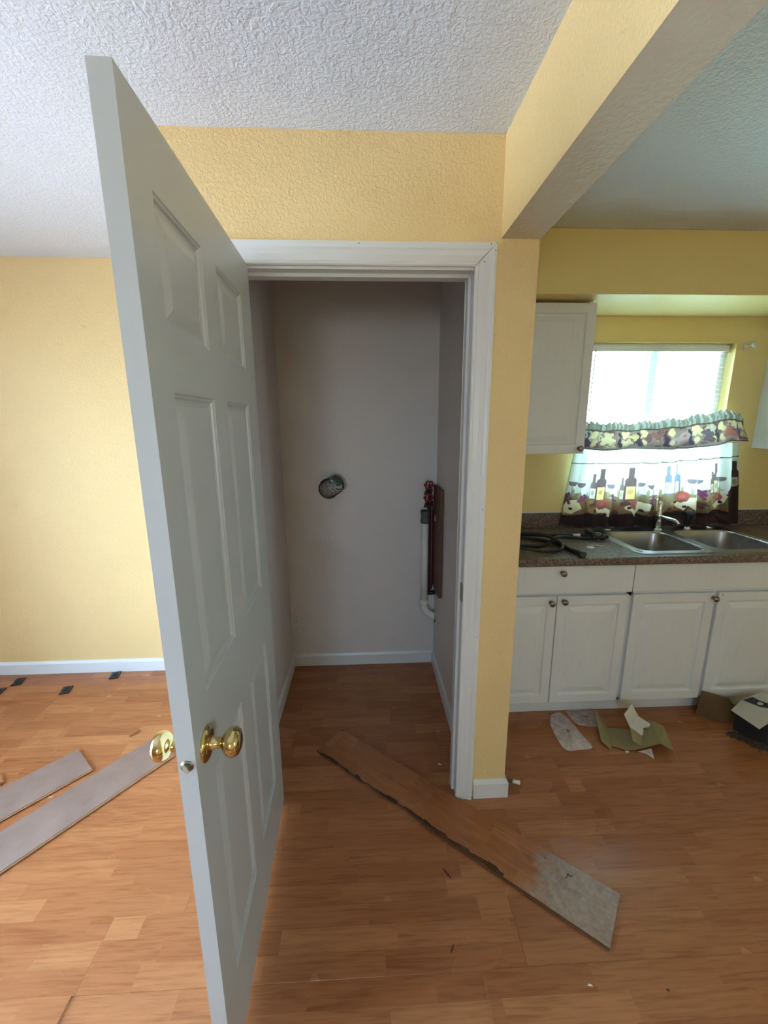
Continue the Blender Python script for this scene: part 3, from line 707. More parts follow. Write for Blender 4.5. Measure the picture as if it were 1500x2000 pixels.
obj('spray_body', B().lathe([(.012, .018), (.014, .03), (.012, .06), (.013, .075), (.024, .095), (.027, .11), (.020, .12), (0, .122)], (1.945, 2.370, zt), (-.15, -.25, 1), 20), M['blackplastic'], t)
t = thing('sink_hole_cover', 'small chrome cap on the right rear of the sink deck', 'cap', (2.11, 2.40, zt))
obj('cap', B().lathe([(0, 0), (.023, 0), (.022, .005), (.012, .008), (0, .008)], (2.11, 2.40, zt), (0, 0, 1), 20), M['chrome'], t)
t = thing('sink_hole_cover', 'small chrome cap on the left rear of the sink deck', 'cap', (1.46, 2.39, zt))
obj('cap', B().lathe([(0, 0), (.023, 0), (.022, .005), (.012, .008), (0, .008)], (1.46, 2.39, zt), (0, 0, 1), 20), M['chrome'], t)
# ------------------------------------------------------------------ hoses on the counter
zh = CT+.0115
t = thing('rubber_hose', 'coiled black rubber hose with grey fitting lying on the worktop by the wall', 'hose', (.95, 2.1, CT))
pts = [(1.275, 2.185, zh), (1.20, 2.19, zh), (1.09, 2.18, zh+.012), (1.02, 2.13, zh+.021), (.95, 2.085, zh), (.86, 2.06, zh), (.77, 2.07, zh), (.70, 2.11, zh), (.66, 2.17, zh), (.70, 2.24, zh), (.80, 2.245, zh), (.92, 2.20, zh), (1.00, 2.12, zh), (1.03, 2.06, zh), (1.035, 1.99, zh)]
obj('hose', B().tube(spline(pts, 8), .0095, 12), M['black'], t)
bd = B(); bd.tube([(1.035, 2.01, zh), (1.045, 1.93, zh+.004), (1.05, 1.895, zh+.004)], .0125, 12); bd.tube([(1.048, 1.905, zh+.004), (1.052, 1.885, zh+.004)], .0155, 14)
obj('hose_nozzle', bd, M['blackplastic'], t)
t = thing('rubber_hose', 'second black hose looped low across the worktop edge by the wall', 'hose', (.9, 2.0, CT))
pts = [(1.27, 2.235, zh), (1.13, 2.25, zh), (1.02, 2.26, zh), (.90, 2.285, zh), (.80, 2.27, zh+.016), (.70, 2.215, zh+.018), (.66, 2.12, zh+.018), (.70, 2.03, zh+.018), (.80, 1.985, zh+.012), (.90, 1.97, zh), (.98, 1.985, zh), (1.01, 2.02, zh+.008), (1.01, 2.06, zh+.02), (.96, 2.13, zh+.038), (.86, 2.19, zh+.034)]
obj('hose', B().tube(spline(pts, 8), .0085, 12), M['black'], t)
obj('ferrule', B().tube([(1.175, 2.243, zh), (1.215, 2.2405, zh)], .0115, 12), M['white'], t)
t = thing('hose_connector', 'black quick connector where both hoses end beside the sink', 'connector', (1.29, 2.19, CT))
bd = B(); bd.lathe([(.012, 0), (.017, .004), (.017, .03), (.013, .034), (.013, .05), (.018, .053), (.018, .07), (.008, .072), (.008, .09)], (1.25, 2.182, zh+.008), (1, -.12, 0), 16)
obj('coupler', bd, M['blackplastic'], t)
bd = B(); bd.lathe([(.016, 0), (.022, .006), (.022, .028), (.015, .032)], (1.262, 2.262, zh+.012), (1, .05, 0), 16)
obj('cap_nut', bd, M['blackplastic'], t)
obj('lever', B().tube([(1.255, 2.255, zh+.022), (1.30, 2.195, zh+.022), (1.325, 2.17, zh+.008)], .006, 8), M['nickel'], t)
t = thing('key_ring', 'small keys with a round white tag on the worktop', 'keys', (1.21, 2.055, CT))
obj('tag', B().lathe([(0, 0), (.020, 0), (.020, .003), (0, .003)], (1.175, 2.05, CT+.0005), (0, 0, 1), 24), M['white'], t)
for a, off in ((-.5, 0), (-.15, .004)):
    c_, s_ = math.cos(a), math.sin(a); bd = B()
    pt = lambda u, v, z: (1.205+u*c_-v*s_, 2.065+u*s_+v*c_, z)
    z0 = CT+.001+off
    poly = [(0, -.010), (.016, -.010), (.022, -.003), (.050, -.003), (.053, 0), (.050, .003), (.044, .003), (.042, .001), (.037, .004), (.022, .004), (.016, .010), (0, .010), (-.004, 0)]
    bd.loft([[pt(u, v, z0) for u, v in poly], [pt(u, v, z0+.0022) for u, v in poly]], smooth=False); obj('key', bd, M['chrome'], t)
obj('ring', B().tube([(1.20+.012*math.cos(x), 2.066+.012*math.sin(x), CT+.008) for x in [2*math.pi*i/20 for i in range(21)]], .0012, 6, cap=False), M['chrome'], t)
# ================================================================== window blind
t = thing('window_blind', 'white venetian blind with open slats inside the kitchen window', 'blind', (1.725, YB+.045, 1.96))
obj('headrail', B().box(1.30, 2.155, YB+.028, YB+.058, 1.952, 1.985), M['winwhite'], t, bevel=.003)
sl = B(); n = 6
prof = [(-.0125+.025*i/n, .0018*math.cos(math.pi*(i/n-.5))) for i in range(n+1)]
sl.loft([[(x, a, z) for a, z in prof] for x in (-.42, .42)], cap=False, closed=False)
slm = sl.mesh('slat', M['slat'])
for i in range(33):
    o = bpy.data.objects.new('slat', slm); COL.objects.link(o); o.parent = t
    o.location = (1.727-1.725, -.002, 1.940-.0255*i-1.96); o.rotation_euler = (math.radians(6), 0, 0)
for x in (1.37, 2.08):
    for yy in (.030, .057): obj('ladder_cord', B().tube([(x, YB+yy, 1.955), (x, YB+yy, 1.10)], .0012, 6), M['nickel'], t)
obj('bottom_rail', B().box(1.307, 2.147, YB+.032, YB+.054, 1.085, 1.098), M['winwhite'], t, bevel=.002)
obj('tilt_wand', B().tube([(1.345, YB+.022, 1.955), (1.335, YB+.020, 1.45)], .003, 8), M['nickel'], t)
# curtain bracket
t = thing('curtain_bracket', 'white plastic curtain rod hook on the wall above the window corner', 'bracket', (2.24, YB, 1.98))
obj('plate', B().box(2.212, 2.224, YB-.006, YB, 1.952, 1.998), M['white'], t, bevel=.002)
bd = B(); bd.lathe([(0, -.004), (.014, -.003), (.019, .0), (.016, .004), (0, .006)], (2.248, YB-.03, 1.977), (.15, -1, .25), 20); bd.tube([(2.218, YB-.004, 1.975), (2.235, YB-.028, 1.977)], .005, 8)
obj('hook', bd, M['white'], t)
# ================================================================== curtains with a printed wine still life
CWd, CHt = 1340, 700     # canvas in print units, y down, origin at (40,330)
CV = np.zeros((CHt, CWd, 3)); CV[:] = (.66, .72, .66)
gy, gx = np.mgrid[0:CHt, 0:CWd]; GX = gx+40.0; GY = gy+330.0
rng = np.random.default_rng(5)
def blobmask(scale, thr, seed):
    r = np.random.default_rng(seed); s = np.zeros((CHt, CWd))
    for k_ in range(14):
        fx, fy = r.normal(0, 1/scale, 2); s += np.sin(GX*fx+GY*fy+r.random()*6.28)
    return s/3.7 > thr
def ell(cx, cy, rx, ry, col, cond=None):
    m = ((GX-cx)/rx)**2+((GY-cy)/ry)**2 < 1
    if cond is not None: m &= cond
    CV[m] = col
def rect(x0, x1, y0, y1, col): CV[(GX > x0) & (GX < x1) & (GY > y0) & (GY < y1)] = col
def poly(pts, col):
    m = np.zeros(GX.shape, bool); n = len(pts)
    for i in range(n):
        x0, y0 = pts[i]; x1, y1 = pts[(i+1) % n]
        if y0 == y1: continue
        c = ((GY < y0) != (GY < y1)) & (GX < (x1-x0)*(GY-y0)/(y1-y0)+x0); m ^= c
    CV[m] = col
DK = (.035, .018, .02)
# border line, and the pale upper band
m = np.abs(GY-(487-np.clip(GX-780, 0, 600)*.05)) < 4; CV[m] = (.10, .11, .07)
for x_ in np.arange(90, 1330, 52):   # soft olive leaf scroll
    ell(x_, 735+8*math.sin(x_), 38, 34+10*math.cos(x_*.7), (.22, .20, .10))
    ell(x_+20, 700+14*math.sin(x_*1.3), 8, 26, (.30, .30, .16))
top = 745+14*np.sin(GX*.031)+8*np.sin(GX*.083+1)
CV[GY > top] = (.24, .13, .07)
CV[(GY > top) & blobmask(26, .25, 1)] = (.12, .055, .04)
CV[(GY > top-10) & blobmask(20, .75, 2)] = (.38, .22, .08)
CV[(GY > top) & blobmask(18, .8, 3)] = (.16, .17, .08)
CV[GY > 845+10*np.sin(GX*.02)] = DK
CV[(GY > 862) & blobmask(40, .8, 4)] = (.075, .035, .03)
def bottle(cx, y0, y1, w_, body=(.10, .07, .07), label=(.62, .50, .18)):
    rect(cx-w_*.26, cx+w_*.26, y0, y0+(y1-y0)*.42, body); ell(cx, y0+(y1-y0)*.40, w_*.5, (y1-y0)*.12, body)
    rect(cx-w_*.5, cx+w_*.5, y0+(y1-y0)*.40, y1, body)
    rect(cx-w_*.36, cx+w_*.40, y0+(y1-y0)*.56, y1-10, label); ell(cx, y0+(y1-y0)*.72, w_*.24, 18, tuple(.6*c for c in label))
bottle(268, 560, 745, 44, (.13, .10, .09), (.60, .56, .42)); bottle(318, 525, 750, 66)
bottle(490, 585, 745, 26, (.16, .14, .12), (.55, .52, .40)); bottle(540, 516, 745, 74)
bottle(828, 510, 715, 46, (.16, .20, .26), (.64, .62, .50)); bottle(898, 505, 722, 70, (.12, .17, .25), (.52, .50, .26))
bottle(1140, 560, 720, 50, (.12, .09, .09), (.55, .50, .34)); bottle(1172, 505, 722, 40, (.14, .10, .10), (.56, .50, .30))
bottle(1306, 490, 690, 60, (.06, .04, .04), (.50, .46, .34))
for gx_, gy_ in ((100, 622), (160, 630), (385, 640), (638, 632), (706, 642), (992, 618), (1056, 622), (1205, 606)):
    ell(gx_, gy_-16, 30, 40, (.70, .74, .70)); ell(gx_, gy_-6, 30, 32, (.17, .15, .16), GY > gy_-8); rect(gx_-2.5, gx_+2.5, gy_+20, gy_+85, (.33, .32, .28)); ell(gx_, gy_+86, 20, 5, (.36, .34, .30))
CR_ = (.78, .70, .48)
for pl in (((58, 790), (90, 745), (150, 740), (185, 800), (120, 842), (70, 838)), ((300, 800), (345, 790), (392, 815), (385, 865), (350, 838), (310, 832)), ((515, 790), (560, 770), (640, 760), (725, 770), (700, 815), (640, 828), (605, 878), (575, 850), (560, 820), (525, 805)),
           ((855, 770), (930, 745), (1010, 740), (1062, 720), (1060, 810), (1010, 830), (975, 800), (950, 835), (905, 800)), ((1148, 800), (1190, 760), (1215, 695), (1238, 730), (1222, 780), (1165, 830))): poly(pl, CR_)
for cx, cy in ((108, 806), (360, 845), (655, 822), (598, 850), (545, 795), (955, 806), (905, 772), (1035, 815), (1205, 778), (875, 768)): ell(cx, cy, 13, 10, DK)
for cx, cy, r_ in ((332, 775, 36), (590, 772, 40), (940, 735, 42), (1186, 742, 30)):
    for k_ in range(7):
        a = k_*.9; ell(cx+r_*.5*math.cos(a), cy+r_*.5*math.sin(a), r_*.55, r_*.5, (.34-.05*(k_ % 3), .09+.02*(k_ % 2), .07))
    ell(cx, cy, r_*.4, r_*.35, (.44, .13, .10))
for cx, cy in ((80, 735), (190, 745), (415, 738), (735, 748), (1080, 712), (1260, 720)):
    for k_ in range(14): ell(cx+rng.normal(0, 17), cy+rng.normal(0, 20), 9, 9, (.12+.04*(k_ % 3), .05, .11))
poly(((1238, 700), (1262, 655), (1300, 670), (1345, 650), (1375, 1000), (1230, 1000), (1240, 820)), (.05, .025, .025))
def cv(px, py):
    ix = np.clip(np.asarray(px)-40, 0, CWd-1).astype(int); iy = np.clip(np.asarray(py)-330, 0, CHt-1).astype(int); return CV[iy, ix]
def cloth_obj(name, fn, colfn, nu, nv, mat, parent):
    U, V = np.meshgrid(np.linspace(0, 1, nu), np.linspace(0, 1, nv)); U = U.ravel(); V = V.ravel()
    X, Y, Z = fn(U, V); off = wloc(parent)
    vs = np.stack([X-off[0], Y-off[1], Z-off[2]], 1)
    i, j = np.meshgrid(np.arange(nu-1), np.arange(nv-1)); a = (j*nu+i).ravel()
    fs = np.stack([a, a+1, a+nu+1, a+nu], 1)
    me = bpy.data.meshes.new(name); me.from_pydata(vs.tolist(), [], fs.tolist()); me.materials.append(mat)
    me.polygons.foreach_set('use_smooth', [True]*len(fs))
    ca = me.color_attributes.new('print', 'FLOAT_COLOR', 'POINT'); c = colfn(U, V)
    ca.data.foreach_set('color', np.concatenate([c, np.ones((len(c), 1))], 1).astype(np.float32).ravel())
    o = bpy.data.objects.new(name, me); COL.objects.link(o); o.parent = parent; return o
def cafe(x0t, x1t, x0b, x1b, zt0, zt1, zb0, zb1, ph, cx0, cx1, label, nf):
    t = thing('cafe_curtain', label, 'curtain', ((x0t+x1t)/2, 2.42, zt0), group=None)
    def fn(U, V):
        Ts = V**.9
        X = (x0t+(x0b-x0t)*Ts)*(1-U)+(x1t+(x1b-x1t)*Ts)*U
        Z = (zt0*(1-U)+zt1*U)*(1-V)+(zb0*(1-U)+zb1*U)*V
        amp = .012+.006*V
        fold = np.sin(U*nf*2*np.pi+ph+.8*np.sin(U*7+ph))+.5*np.sin(U*nf*3.7*np.pi+1.3*ph+V)
        Y = 2.418+amp*fold-.008*V**2
        X = X+.006*np.cos(U*nf*2*np.pi+ph)*(1-V*.4)
        Z = Z+.004*np.sin(U*17+ph)*V
        return X, Y, Z
    def colf(U, V): return cv(cx0+(cx1-cx0)*U, 365+(935-365)*V)
    cloth_obj('cloth', fn, colf, 230, 170, M['cloth'], t)
    bd = B(); return t
cafe(1.232, 1.752, 1.180, 1.778, 1.415, 1.415, .925, .914, .4, 55, 765, 'left half of the wine-print café curtain, hem dark brown', 4)
cafe(1.760, 2.232, 1.790, 2.318, 1.415, 1.425, .926, .926, 2.1, 778, 1338, 'right half of the wine-print café curtain, beside the faucet', 4)
t = thing('curtain_rod', 'thin white rod carrying the café curtain, under the valance', 'curtain rod', (1.72, 2.43, 1.41))
obj('rod', B().tube([(1.2, 2.474, 1.412), (1.205, 2.45, 1.412), (1.225, 2.438, 1.412), (2.235, 2.438, 1.421), (2.255, 2.45, 1.421), (2.26, 2.474, 1.421)], .004, 8), M['white'], t)
# valance
vt = thing('curtain_valance', 'gathered printed valance sagging crookedly across the window', 'curtain', (1.75, 2.40, 1.55))
def vfn(U, V):
    xt = 1.262+(2.225-1.262)*U; xb = 1.255+(2.300-1.255)*np.clip(U, 0, 1)
    zt_ = 1.546+.004*np.sin(U*40)+np.interp(U, [0, .3, .6, .8, .9, 1], [0, -.004, .024, .058, .066, .030])
    zb_ = np.interp(U, [0, .12, .3, .52, .7, .83, .86, 1], [1.398, 1.385, 1.396, 1.388, 1.402, 1.418, 1.437, 1.432])
    Z = zt_*(1-V)+zb_*V; X = xt*(1-V)+xb*V
    gather = np.sin(U*2*np.pi*30+2*np.sin(U*9))*.0045*np.exp(-((V-.22)/.25)**2)
    fold = np.sin(U*2*np.pi*9+np.sin(U*13)*1.6)*.013*np.clip(V-.15, 0, 1)+np.sin(U*2*np.pi*4)*.006*V
    pocket = .012*np.exp(-((V-.17)/.10)**2)
    Y = 2.386+gather+fold-pocket-.006*np.sin(U*2*np.pi*22)*(V < .12)
    Y = Y+.05*np.clip((U-.88)/.12, 0, 1)**2
    return X, Y, Z+.006*np.sin(U*2*np.pi*28+1)*np.exp(-(V/.08)**2)
def vcol(U, V):
    n = len(U); c = np.tile(np.array([.30, .30, .24]), (n, 1))
    c[V < .26] = (.21, .22, .17)
    hd = (V < .26) & (np.sin(U*190+3*np.sin(U*31)) > .3); c[hd] = (.34, .38, .33)  # paler stripes paint highlights onto the ruffled header
    line = np.abs(V-.29) < .022; body = V > .31
    s = np.zeros(n); r = np.random.default_rng(11)
    for k_ in range(12):
        fx, fy = r.normal(0, 24), r.normal(0, 7); s += np.sin(U*fx*1.6+V*fy+r.random()*6.28)
    s /= 3.4
    c[body] = (.20, .145, .12); c[body & (s > .5)] = (.12, .07, .08); c[body & (s < -.5)] = (.25, .21, .19); c[body & (s < -1.1)] = (.30, .12, .09)
    # cream and yellow goblets, fruit and dark bottles overlapping in a jumble
    wu = U+.006*np.sin(V*19+U*60); wv_ = V+.03*np.sin(U*95)
    for k_ in range(24):
        uc = r.random(); vc = .42+.38*r.random(); ru = .014+.026*r.random(); rv = .10+.16*r.random()
        d_ = np.sqrt(((wu-uc)/ru)**2+((wv_-vc)/rv)**2)+.22*np.sin(6*np.arctan2(wv_-vc, (wu-uc)*6)+k_)
        col = ((.42, .37, .21), (.33, .31, .23), (.13, .08, .10), (.38, .34, .21), (.20, .09, .07), (.30, .29, .23), (.09, .075, .085), (.40, .32, .15))[k_ % 8]
        c[(np.abs(d_-1) < .10) & body] = (.07, .05, .04); c[(d_ < 1) & body] = col
    for k_ in range(7):
        uc = .06+k_*.14+r.normal(0, .02)
        m_ = ((np.abs(wu-uc) < .006) & (V > .38)) | ((np.abs(wu-uc) < .013) & (V > .62)); c[m_ & (V < .93) & body] = (.045, .035, .05)
        c[(((wu-uc-.035)/.022)**2+((wv_-.45)/.14)**2 < 1) & body] = (.50, .44, .22)
        c[(((wu-uc-.035)/.018)**2+((wv_-.78)/.10)**2 < 1) & body] = (.44, .38, .22)
    c[line] = (.07, .07, .05); c[V > .968] = (.07, .05, .04)
    c[(V > .90) & (V <= .968) & (s > -.2)] = (.24, .23, .20)
    return c
cloth_obj('cloth', vfn, vcol, 420, 60, cloth('printed_valance_cotton', .26), vt)
t = thing('curtain_rod', 'sagging rod threaded through the valance header', 'curtain rod', (1.75, 2.40, 1.52))
obj('rod', B().tube(spline([(1.262, 2.474, 1.51), (1.268, 2.42, 1.512), (1.30, 2.40, 1.514), (1.60, 2.40, 1.514), (1.85, 2.40, 1.54), (2.06, 2.40, 1.575), (2.16, 2.41, 1.578), (2.205, 2.435, 1.56), (2.215, 2.474, 1.56)], 5), .004, 8), M['white'], t)
# ================================================================== loose planks
def loose(p0, p1, wd, side, label, top, z=.0035, th=.008, matedge='core', tilt=(0, 0), jag=False, group=None):
    """p0->p1 is the lower-left long edge, width goes to 'side' (+1 = left of direction)"""
    p0 = Vector((*p0, 0)); p1 = Vector((*p1, 0)); dx = (p1-p0); Ln = dx.length; dx.normalize(); nn = Vector((-dx.y, dx.x, 0))*side
    c = (p0+p1)/2+nn*wd/2
    t = thing('loose_plank', label, 'plank', (c.x, c.y, z), group=group)
    t.rotation_euler = (tilt[0], tilt[1], math.atan2(dx.y, dx.x))
    h = Ln/2; w2 = wd/2; bd = B()
    if jag:
        rj = random.Random(4); n = 90; front = []
        for i in range(n+1):
            x = -h+Ln*i/n; dep = 0
            if x < .30: dep = rj.random()*.005+(.005 if math.sin(x*37) > .5 else 0)
            front.append((x, -w2+dep))
        outl = front+[(h, w2), (-h+.02, w2), (-h, w2-.03)]
        bd.loft([[(x, y, -.0) for x, y in outl], [(x, y, th) for x, y in outl]], smooth=False)
        bd.mi = [1]*len(bd.f); bd.mi[-1] = 0
    else:
        bd.box(-h, h, -w2, w2, 0, th); bd.mi = [1]*6; bd.mi[1] = 0
    o = obj('board', bd, [M[top], M[matedge]], t, local=True)
    # milled tongue along the near long edge, groove lip along the other
    b3 = B(); b3.box(-h+(.0 if not jag else .62), h, -w2-.006, -w2+.0002, th*.30, th*.62); obj('tongue', b3, M[matedge], t, local=True)
    b3 = B(); b3.box(-h, h, w2-.0002, w2+.005, 0, th*.35); obj('groove_lip', b3, M[matedge], t, local=True)
    return t
loose((-.26, 1.727), (.711, .912), .184, 1, 'long loose laminate plank face up across the doorway, dark mouldy broken edge', 'plank_worn', z=.0015, th=.009, jag=True)
loose((-1.46-.42, 1.406-.63), (-1.275, 1.676), .196, 1, 'shorter upturned grey-brown plank, second from the door on the left floor', 'backing', z=.001, matedge='corepale') if False else None
def loose2(a, b_, wd, label, **kw):
    return loose(a, b_, wd, 1, label, 'backing', **kw)
# direction of both upturned planks from their near edges
loose2((-2.09, .744), (-1.275, 1.676), .192, 'shorter upturned plank with grey backing lying at the far left', z=.001, matedge='corepale')
loose2((-1.316-.44, 1.231-.594), (-.935, 1.745), .192, 'long upturned plank with grey backing passing behind the door knob', z=.001, matedge='corepale')
loose((-2.06, 1.165), (-1.625, 1.625), .08, 1, 'small corner of orange laminate plank at the left edge of the floor', 'floor', z=.001)
# spacers
for i, (x, y, a, lb) in enumerate(((-2.16, 2.389, .25, 'black rubber spacer pad second from the left near the baseboard'), (-2.20, 2.289, .2, 'leftmost black rubber spacer pad on the floor'),
                              (-1.806, 2.286, .25, 'black rubber spacer pad lying farthest out from the baseboard, third from the left'), (-1.60, 2.425, .25, 'black rubber spacer pad nearest the open door, touching the baseboard'))):
    t = thing('floor_spacer', lb, 'spacer', (x, y, 0), a, group='black spacer pads by the left baseboard')
    bd = B(); bd.box(-.026, .026, -.036, .036, .0005, .008); obj('pad', bd, M['blackplastic'], t, local=True, bevel=.002)
    bd = B(); bd.box(-.012, .012, -.018, .018, .008, .013); obj('raised_centre', bd, M['black'], t, local=True, bevel=.002)
# debris
def chip(name, label, x, y, l, w_, rz, mat, h=.003, cat='debris'):
    bd = B(); r = random.Random(int(abs(x*1000)+abs(y*777)))
    n = 9; lo = []; hi = []
    for k_ in range(n):
        a = 2*math.pi*k_/n; q = .7+.5*r.random(); u, v = l/2*math.cos(a)*q, w_/2*math.sin(a)*q
        lo.append((u, v, .0006)); hi.append((u*.8, v*.7, h*(.6+.6*r.random())))
    bd.loft([lo, hi], smooth=False)
    o = obj(name, bd, M[mat], local=True, label=label, category=cat); o.location = (x, y, 0); o.rotation_euler = (0, 0, rz)
chip('wood_splinter', 'reddish splinter on the floor left of the long loose plank', .264, 1.155, .045, .008, -1.0, 'redpipe')
chip('wood_splinter', 'tiny dark splinter on the bottom centre of the floor', .239, .938, .03, .006, 1.0, 'darkchip')
chip('paper_scrap', 'little white scrap on the floor near the bottom right', .607, .838, .03, .008, -.2, 'paper')
chip('crumb', 'dark crumb on the floor at bottom right', .823, .817, .012, .008, 0, 'darkchip')
chip('wood_splinter', 'brown splinter beside the upturned planks left of the door', -1.203, 1.907, .06, .018, .9, 'chip', .008)
chip('wood_shaving', 'pale shaving beside the shorter upturned plank', -1.53, 1.80, .03, .008, 1.2, 'corepale', .005)
chip('wood_shaving', 'pale shaving between the two upturned planks', -1.36, 1.54, .03, .008, .1, 'corepale', .005)
chip('paper_scrap', 'white fleck by the foot of the right door jamb', .322, 1.63, .02, .006, -.3, 'paper')
chip('wood_splinter', 'thin splinter near the hinge side wall on the left floor', -1.05, 2.22, .06, .01, .2, 'darkchip')
chip('wood_chip', 'small brown chip on the left floor near the baseboard', -1.75, 2.06, .03, .012, .3, 'chip')
# spring door stop at wall end
t = thing('door_bumper', 'small chrome door stop lying against the wall end baseboard', 'door stop', (.60, 1.505, .02))
bd = B()
hel = [Vector((.582, 1.516, .02))+Vector((.962, -.275, -.03))*(.045*k_/120)+Vector((.275*math.cos(k_*.8), .962*math.cos(k_*.8), math.sin(k_*.8)))*.006 for k_ in range(121)]
bd.tube(hel, .0013, 6); obj('spring', bd, M['nickel'], t)
obj('tip', B().tube([(.622, 1.505, .018), (.652, 1.496, .0165)], .0085, 14), M['white'], t)
obj('mount', B().tube([(.580, 1.517, .02), (.586, 1.515, .02)], .010, 14), M['nickel'], t)
# ================================================================== litter by the cabinets
def sheet(name, pts, faces, mat, parent=None, th=.002, **tags):
    bd = B(); bd.add(pts, faces)
    o = obj(name, bd, mat, parent, fix=False, **tags); m_ = o.modifiers.new('t', 'SOLIDIFY'); m_.thickness = th; m_.offset = 0; return o
def bag(label, outline, z0, amp, mat, seed):
    r = random.Random(seed); n = len(outline); cx = sum(p[0] for p in outline)/n; cy = sum(p[1] for p in outline)/n
    ol = spline([(*p, 0) for p in outline+[outline[0]]], 6)[:-1]
    rings = []
    for f in (1, .85, .65, .45, .25, .08):
        rings.append([(cx+(p.x-cx)*f, cy+(p.y-cy)*f, z0+(0 if f == 1 else amp*(.4+.8*r.random())*(1-f*.5))) for p in ol])
    bd = B(); bd.loft(rings, cap=False)
    t = thing('plastic_bag', label, 'plastic bag', (cx, cy, 0))
    obj('film', bd, mat, t)
    bd = B(); bd.tube([(p.x, p.y, z0+.002) for p in ol]+[(ol[0].x, ol[0].y, z0+.002)], .0016, 5, cap=False); obj('folded_edge', bd, mat, t)
bag('crumpled clear plastic sleeve on the floor nearest the yellow wall end', [(.985, 1.925), (1.04, 1.935), (1.065, 1.85), (1.075, 1.76), (1.082, 1.69), (1.02, 1.680), (.947, 1.682), (.938, 1.76), (.95, 1.86)], .002, .016, M['film'], 3)
bag('flat clear plastic film against the toe kick, behind the torn card', [(1.075, 1.95), (1.14, 1.955), (1.235, 1.955), (1.225, 1.88), (1.215, 1.83), (1.13, 1.835), (1.085, 1.86)], .002, .010, M['film2'], 8)
# torn carton: kraft inside with fold lines
t = thing('torn_carton', 'torn flattened kraft carton with a white flap sticking up', 'cardboard', (1.3, 1.75, 0))
a_, b_, c_, m_, d_ = (1.202, 1.903, .05), (1.134, 1.708, .022), (1.166, 1.672, .003), (1.227, 1.808, .008), (1.178, 1.692, .008)
h_, k_, j_ = (1.387, 1.647, .05), (1.435, 1.792, .06), (1.482, 1.758, .05)
sheet('left_flap', [a_, b_, c_, d_, m_], [(0, 1, 3, 4), (1, 2, 3)], M['card'], t)
sheet('main_panel', [m_, d_, (1.235, 1.657, .008), (1.298, 1.658, .015), h_, k_, (1.33, 1.79, .012)], [(0, 1, 2, 3, 6), (3, 4, 5, 6)], M['card'], t)
sheet('right_flap', [h_, (1.444, 1.630, .02), (1.428, 1.572, .003), j_, k_], [(0, 1, 3, 4), (1, 2, 3)], M['card'], t)
sheet('white_flap', [(1.323, 1.788, .16), (1.257, 1.742, .14), (1.274, 1.713, .09), (1.331, 1.699, .05), (1.348, 1.713, .055), (1.361, 1.738, .06), (1.394, 1.743, .06), (1.411, 1.758, .065), (1.355, 1.773, .10)], [(0, 1, 2, 8), (2, 3, 4, 5, 6, 7, 8)], M['cardwhite'], t)
sheet('fold_strip', [(1.274, 1.713, .088), (1.280, 1.690, .03), (1.319, 1.670, .014), (1.331, 1.699, .048)], [(0, 1, 2, 3)], M['card'], t)
sheet('paper_label', [(1.232, 1.671, .004), (1.224, 1.651, .002), (1.242, 1.650, .002), (1.247, 1.667, .004)], [(0, 1, 2, 3)], M['paper'], t, th=.001)
sheet('paper_edge', [(1.283, 1.652, .004), (1.316, 1.638, .004), (1.334, 1.605, .002), (1.355, 1.659, .012)], [(0, 1, 2, 3)], M['film'], t, th=.001)
# brown flap standing against the cabinet
t = thing('cardboard_flap', 'brown corrugated cardboard piece leaning on the cabinet doors', 'cardboard', (1.88, 1.84, 0))
sheet('panel', [(1.758, 1.888, .012), (1.86, 1.815, .004), (1.93, 1.832, .07), (1.90, 1.86, .118), (1.773, 1.888, .148)], [(0, 1, 2, 3, 4)], M['cardbrown'], t, th=.004)
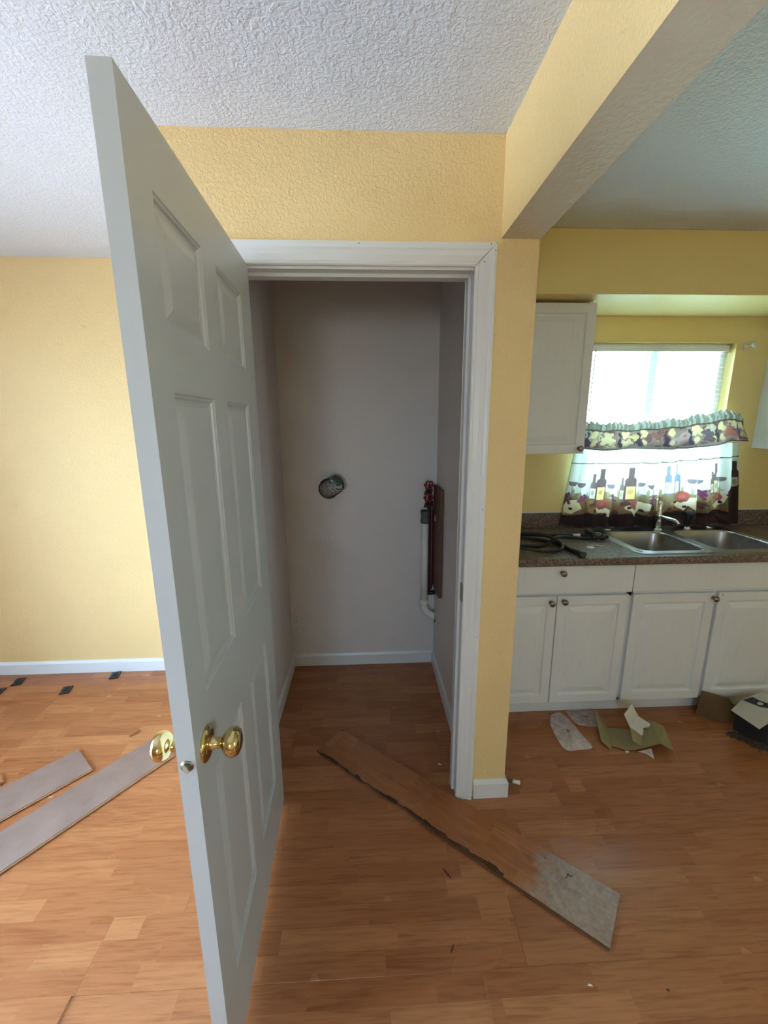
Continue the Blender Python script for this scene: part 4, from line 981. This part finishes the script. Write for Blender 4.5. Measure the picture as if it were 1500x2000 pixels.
# open box
t = thing('open_box', 'open printed product box on the floor at the right edge', 'box', (2.02, 1.72, 0))
A0, A1, A2, A3 = (1.868, 1.775), (1.94, 1.64), (2.14, 1.73), (2.06, 1.87)
hb = .115
def wallq(p, q, z0, z1): return [(p[0], p[1], z0), (q[0], q[1], z0), (q[0], q[1], z1), (p[0], p[1], z1)]
bd = B()
for p, q in ((A0, A1), (A1, A2), (A2, A3), (A3, A0)): bd.quad(*wallq(p, q, .002, hb))
bd.quad((*A0, .003), (*A1, .003), (*A2, .003), (*A3, .003))
o = obj('box_wall', bd, M['cardblack'], t, fix=False); m_ = o.modifiers.new('t', 'SOLIDIFY'); m_.thickness = .002; m_.offset = 0
tp = [(1.905, 1.795, .15), (1.81, 1.745, .143), (1.893, 1.595, .147), (2.0, 1.655, .16)]
sheet('grey_flap', [(1.909, 1.801, .147), (1.800, 1.737, .145), (1.819, 1.605, .145), (1.910, 1.644, .147)], [(0, 1, 2, 3)], M['cardwhite'], t, th=.003)
sheet('printed_flap', [(1.909, 1.801, .147), (1.910, 1.644, .147), (2.12, 1.70, .15), (2.08, 1.86, .15)], [(0, 1, 2, 3)], M['cardwhite'], t, th=.003)
Wv = lambda u, v: (1.909+.001*v+u*(.19+.02*v), 1.801-.157*v+u*(.06-.005*v), .1505)
def blob(pts):
    bd = B(); bd.add([Wv(*p) for p in pts], [tuple(range(len(pts)))]); return bd
bd = B()
for pts in ([(.05, .02), (.42, .03), (.50, .30), (.62, .50), (.95, .55), (.98, .70), (.60, .72), (.42, .60), (.25, .45)], [(.60, .08), (.66, .05), (.90, .40), (.84, .42)], [(.50, .86), (.56, .80), (.62, .95), (.58, .99)]):
    bd.add([Wv(*p) for p in pts], [tuple(range(len(pts)))])
obj('print_dark', bd, M['cardblack'], t, fix=False)
bd = B()
for cx, cy, ru, rv in ((.36, .34, .085, .07), (.52, .2, .07, .06)):
    bd.add([tuple(a+(0, 0, .0006)[i_] for i_, a in enumerate(Wv(cx+ru*math.cos(x), cy+rv*math.sin(x)))) for x in [2*math.pi*k_/16 for k_ in range(16)]], [tuple(range(16))])
obj('print_light', bd, M['cardwhite'], t, fix=False)
# dust / debris heap: uncountable
bd = B(); r = random.Random(9)
for k_ in range(300):
    a = r.random(); x = 1.84+.10*a+r.gauss(0, .016); y = 1.74-.13*a+r.gauss(0, .014); s_ = .002+.004*r.random()
    bd.box(x-s_, x+s_, y-s_*.7, y+s_*.7, .0005, .001+s_*1.2)
o = obj('dust_heap', bd, M['grime'], label='dark dusty debris swept beside the open box', category='debris', kind='stuff')
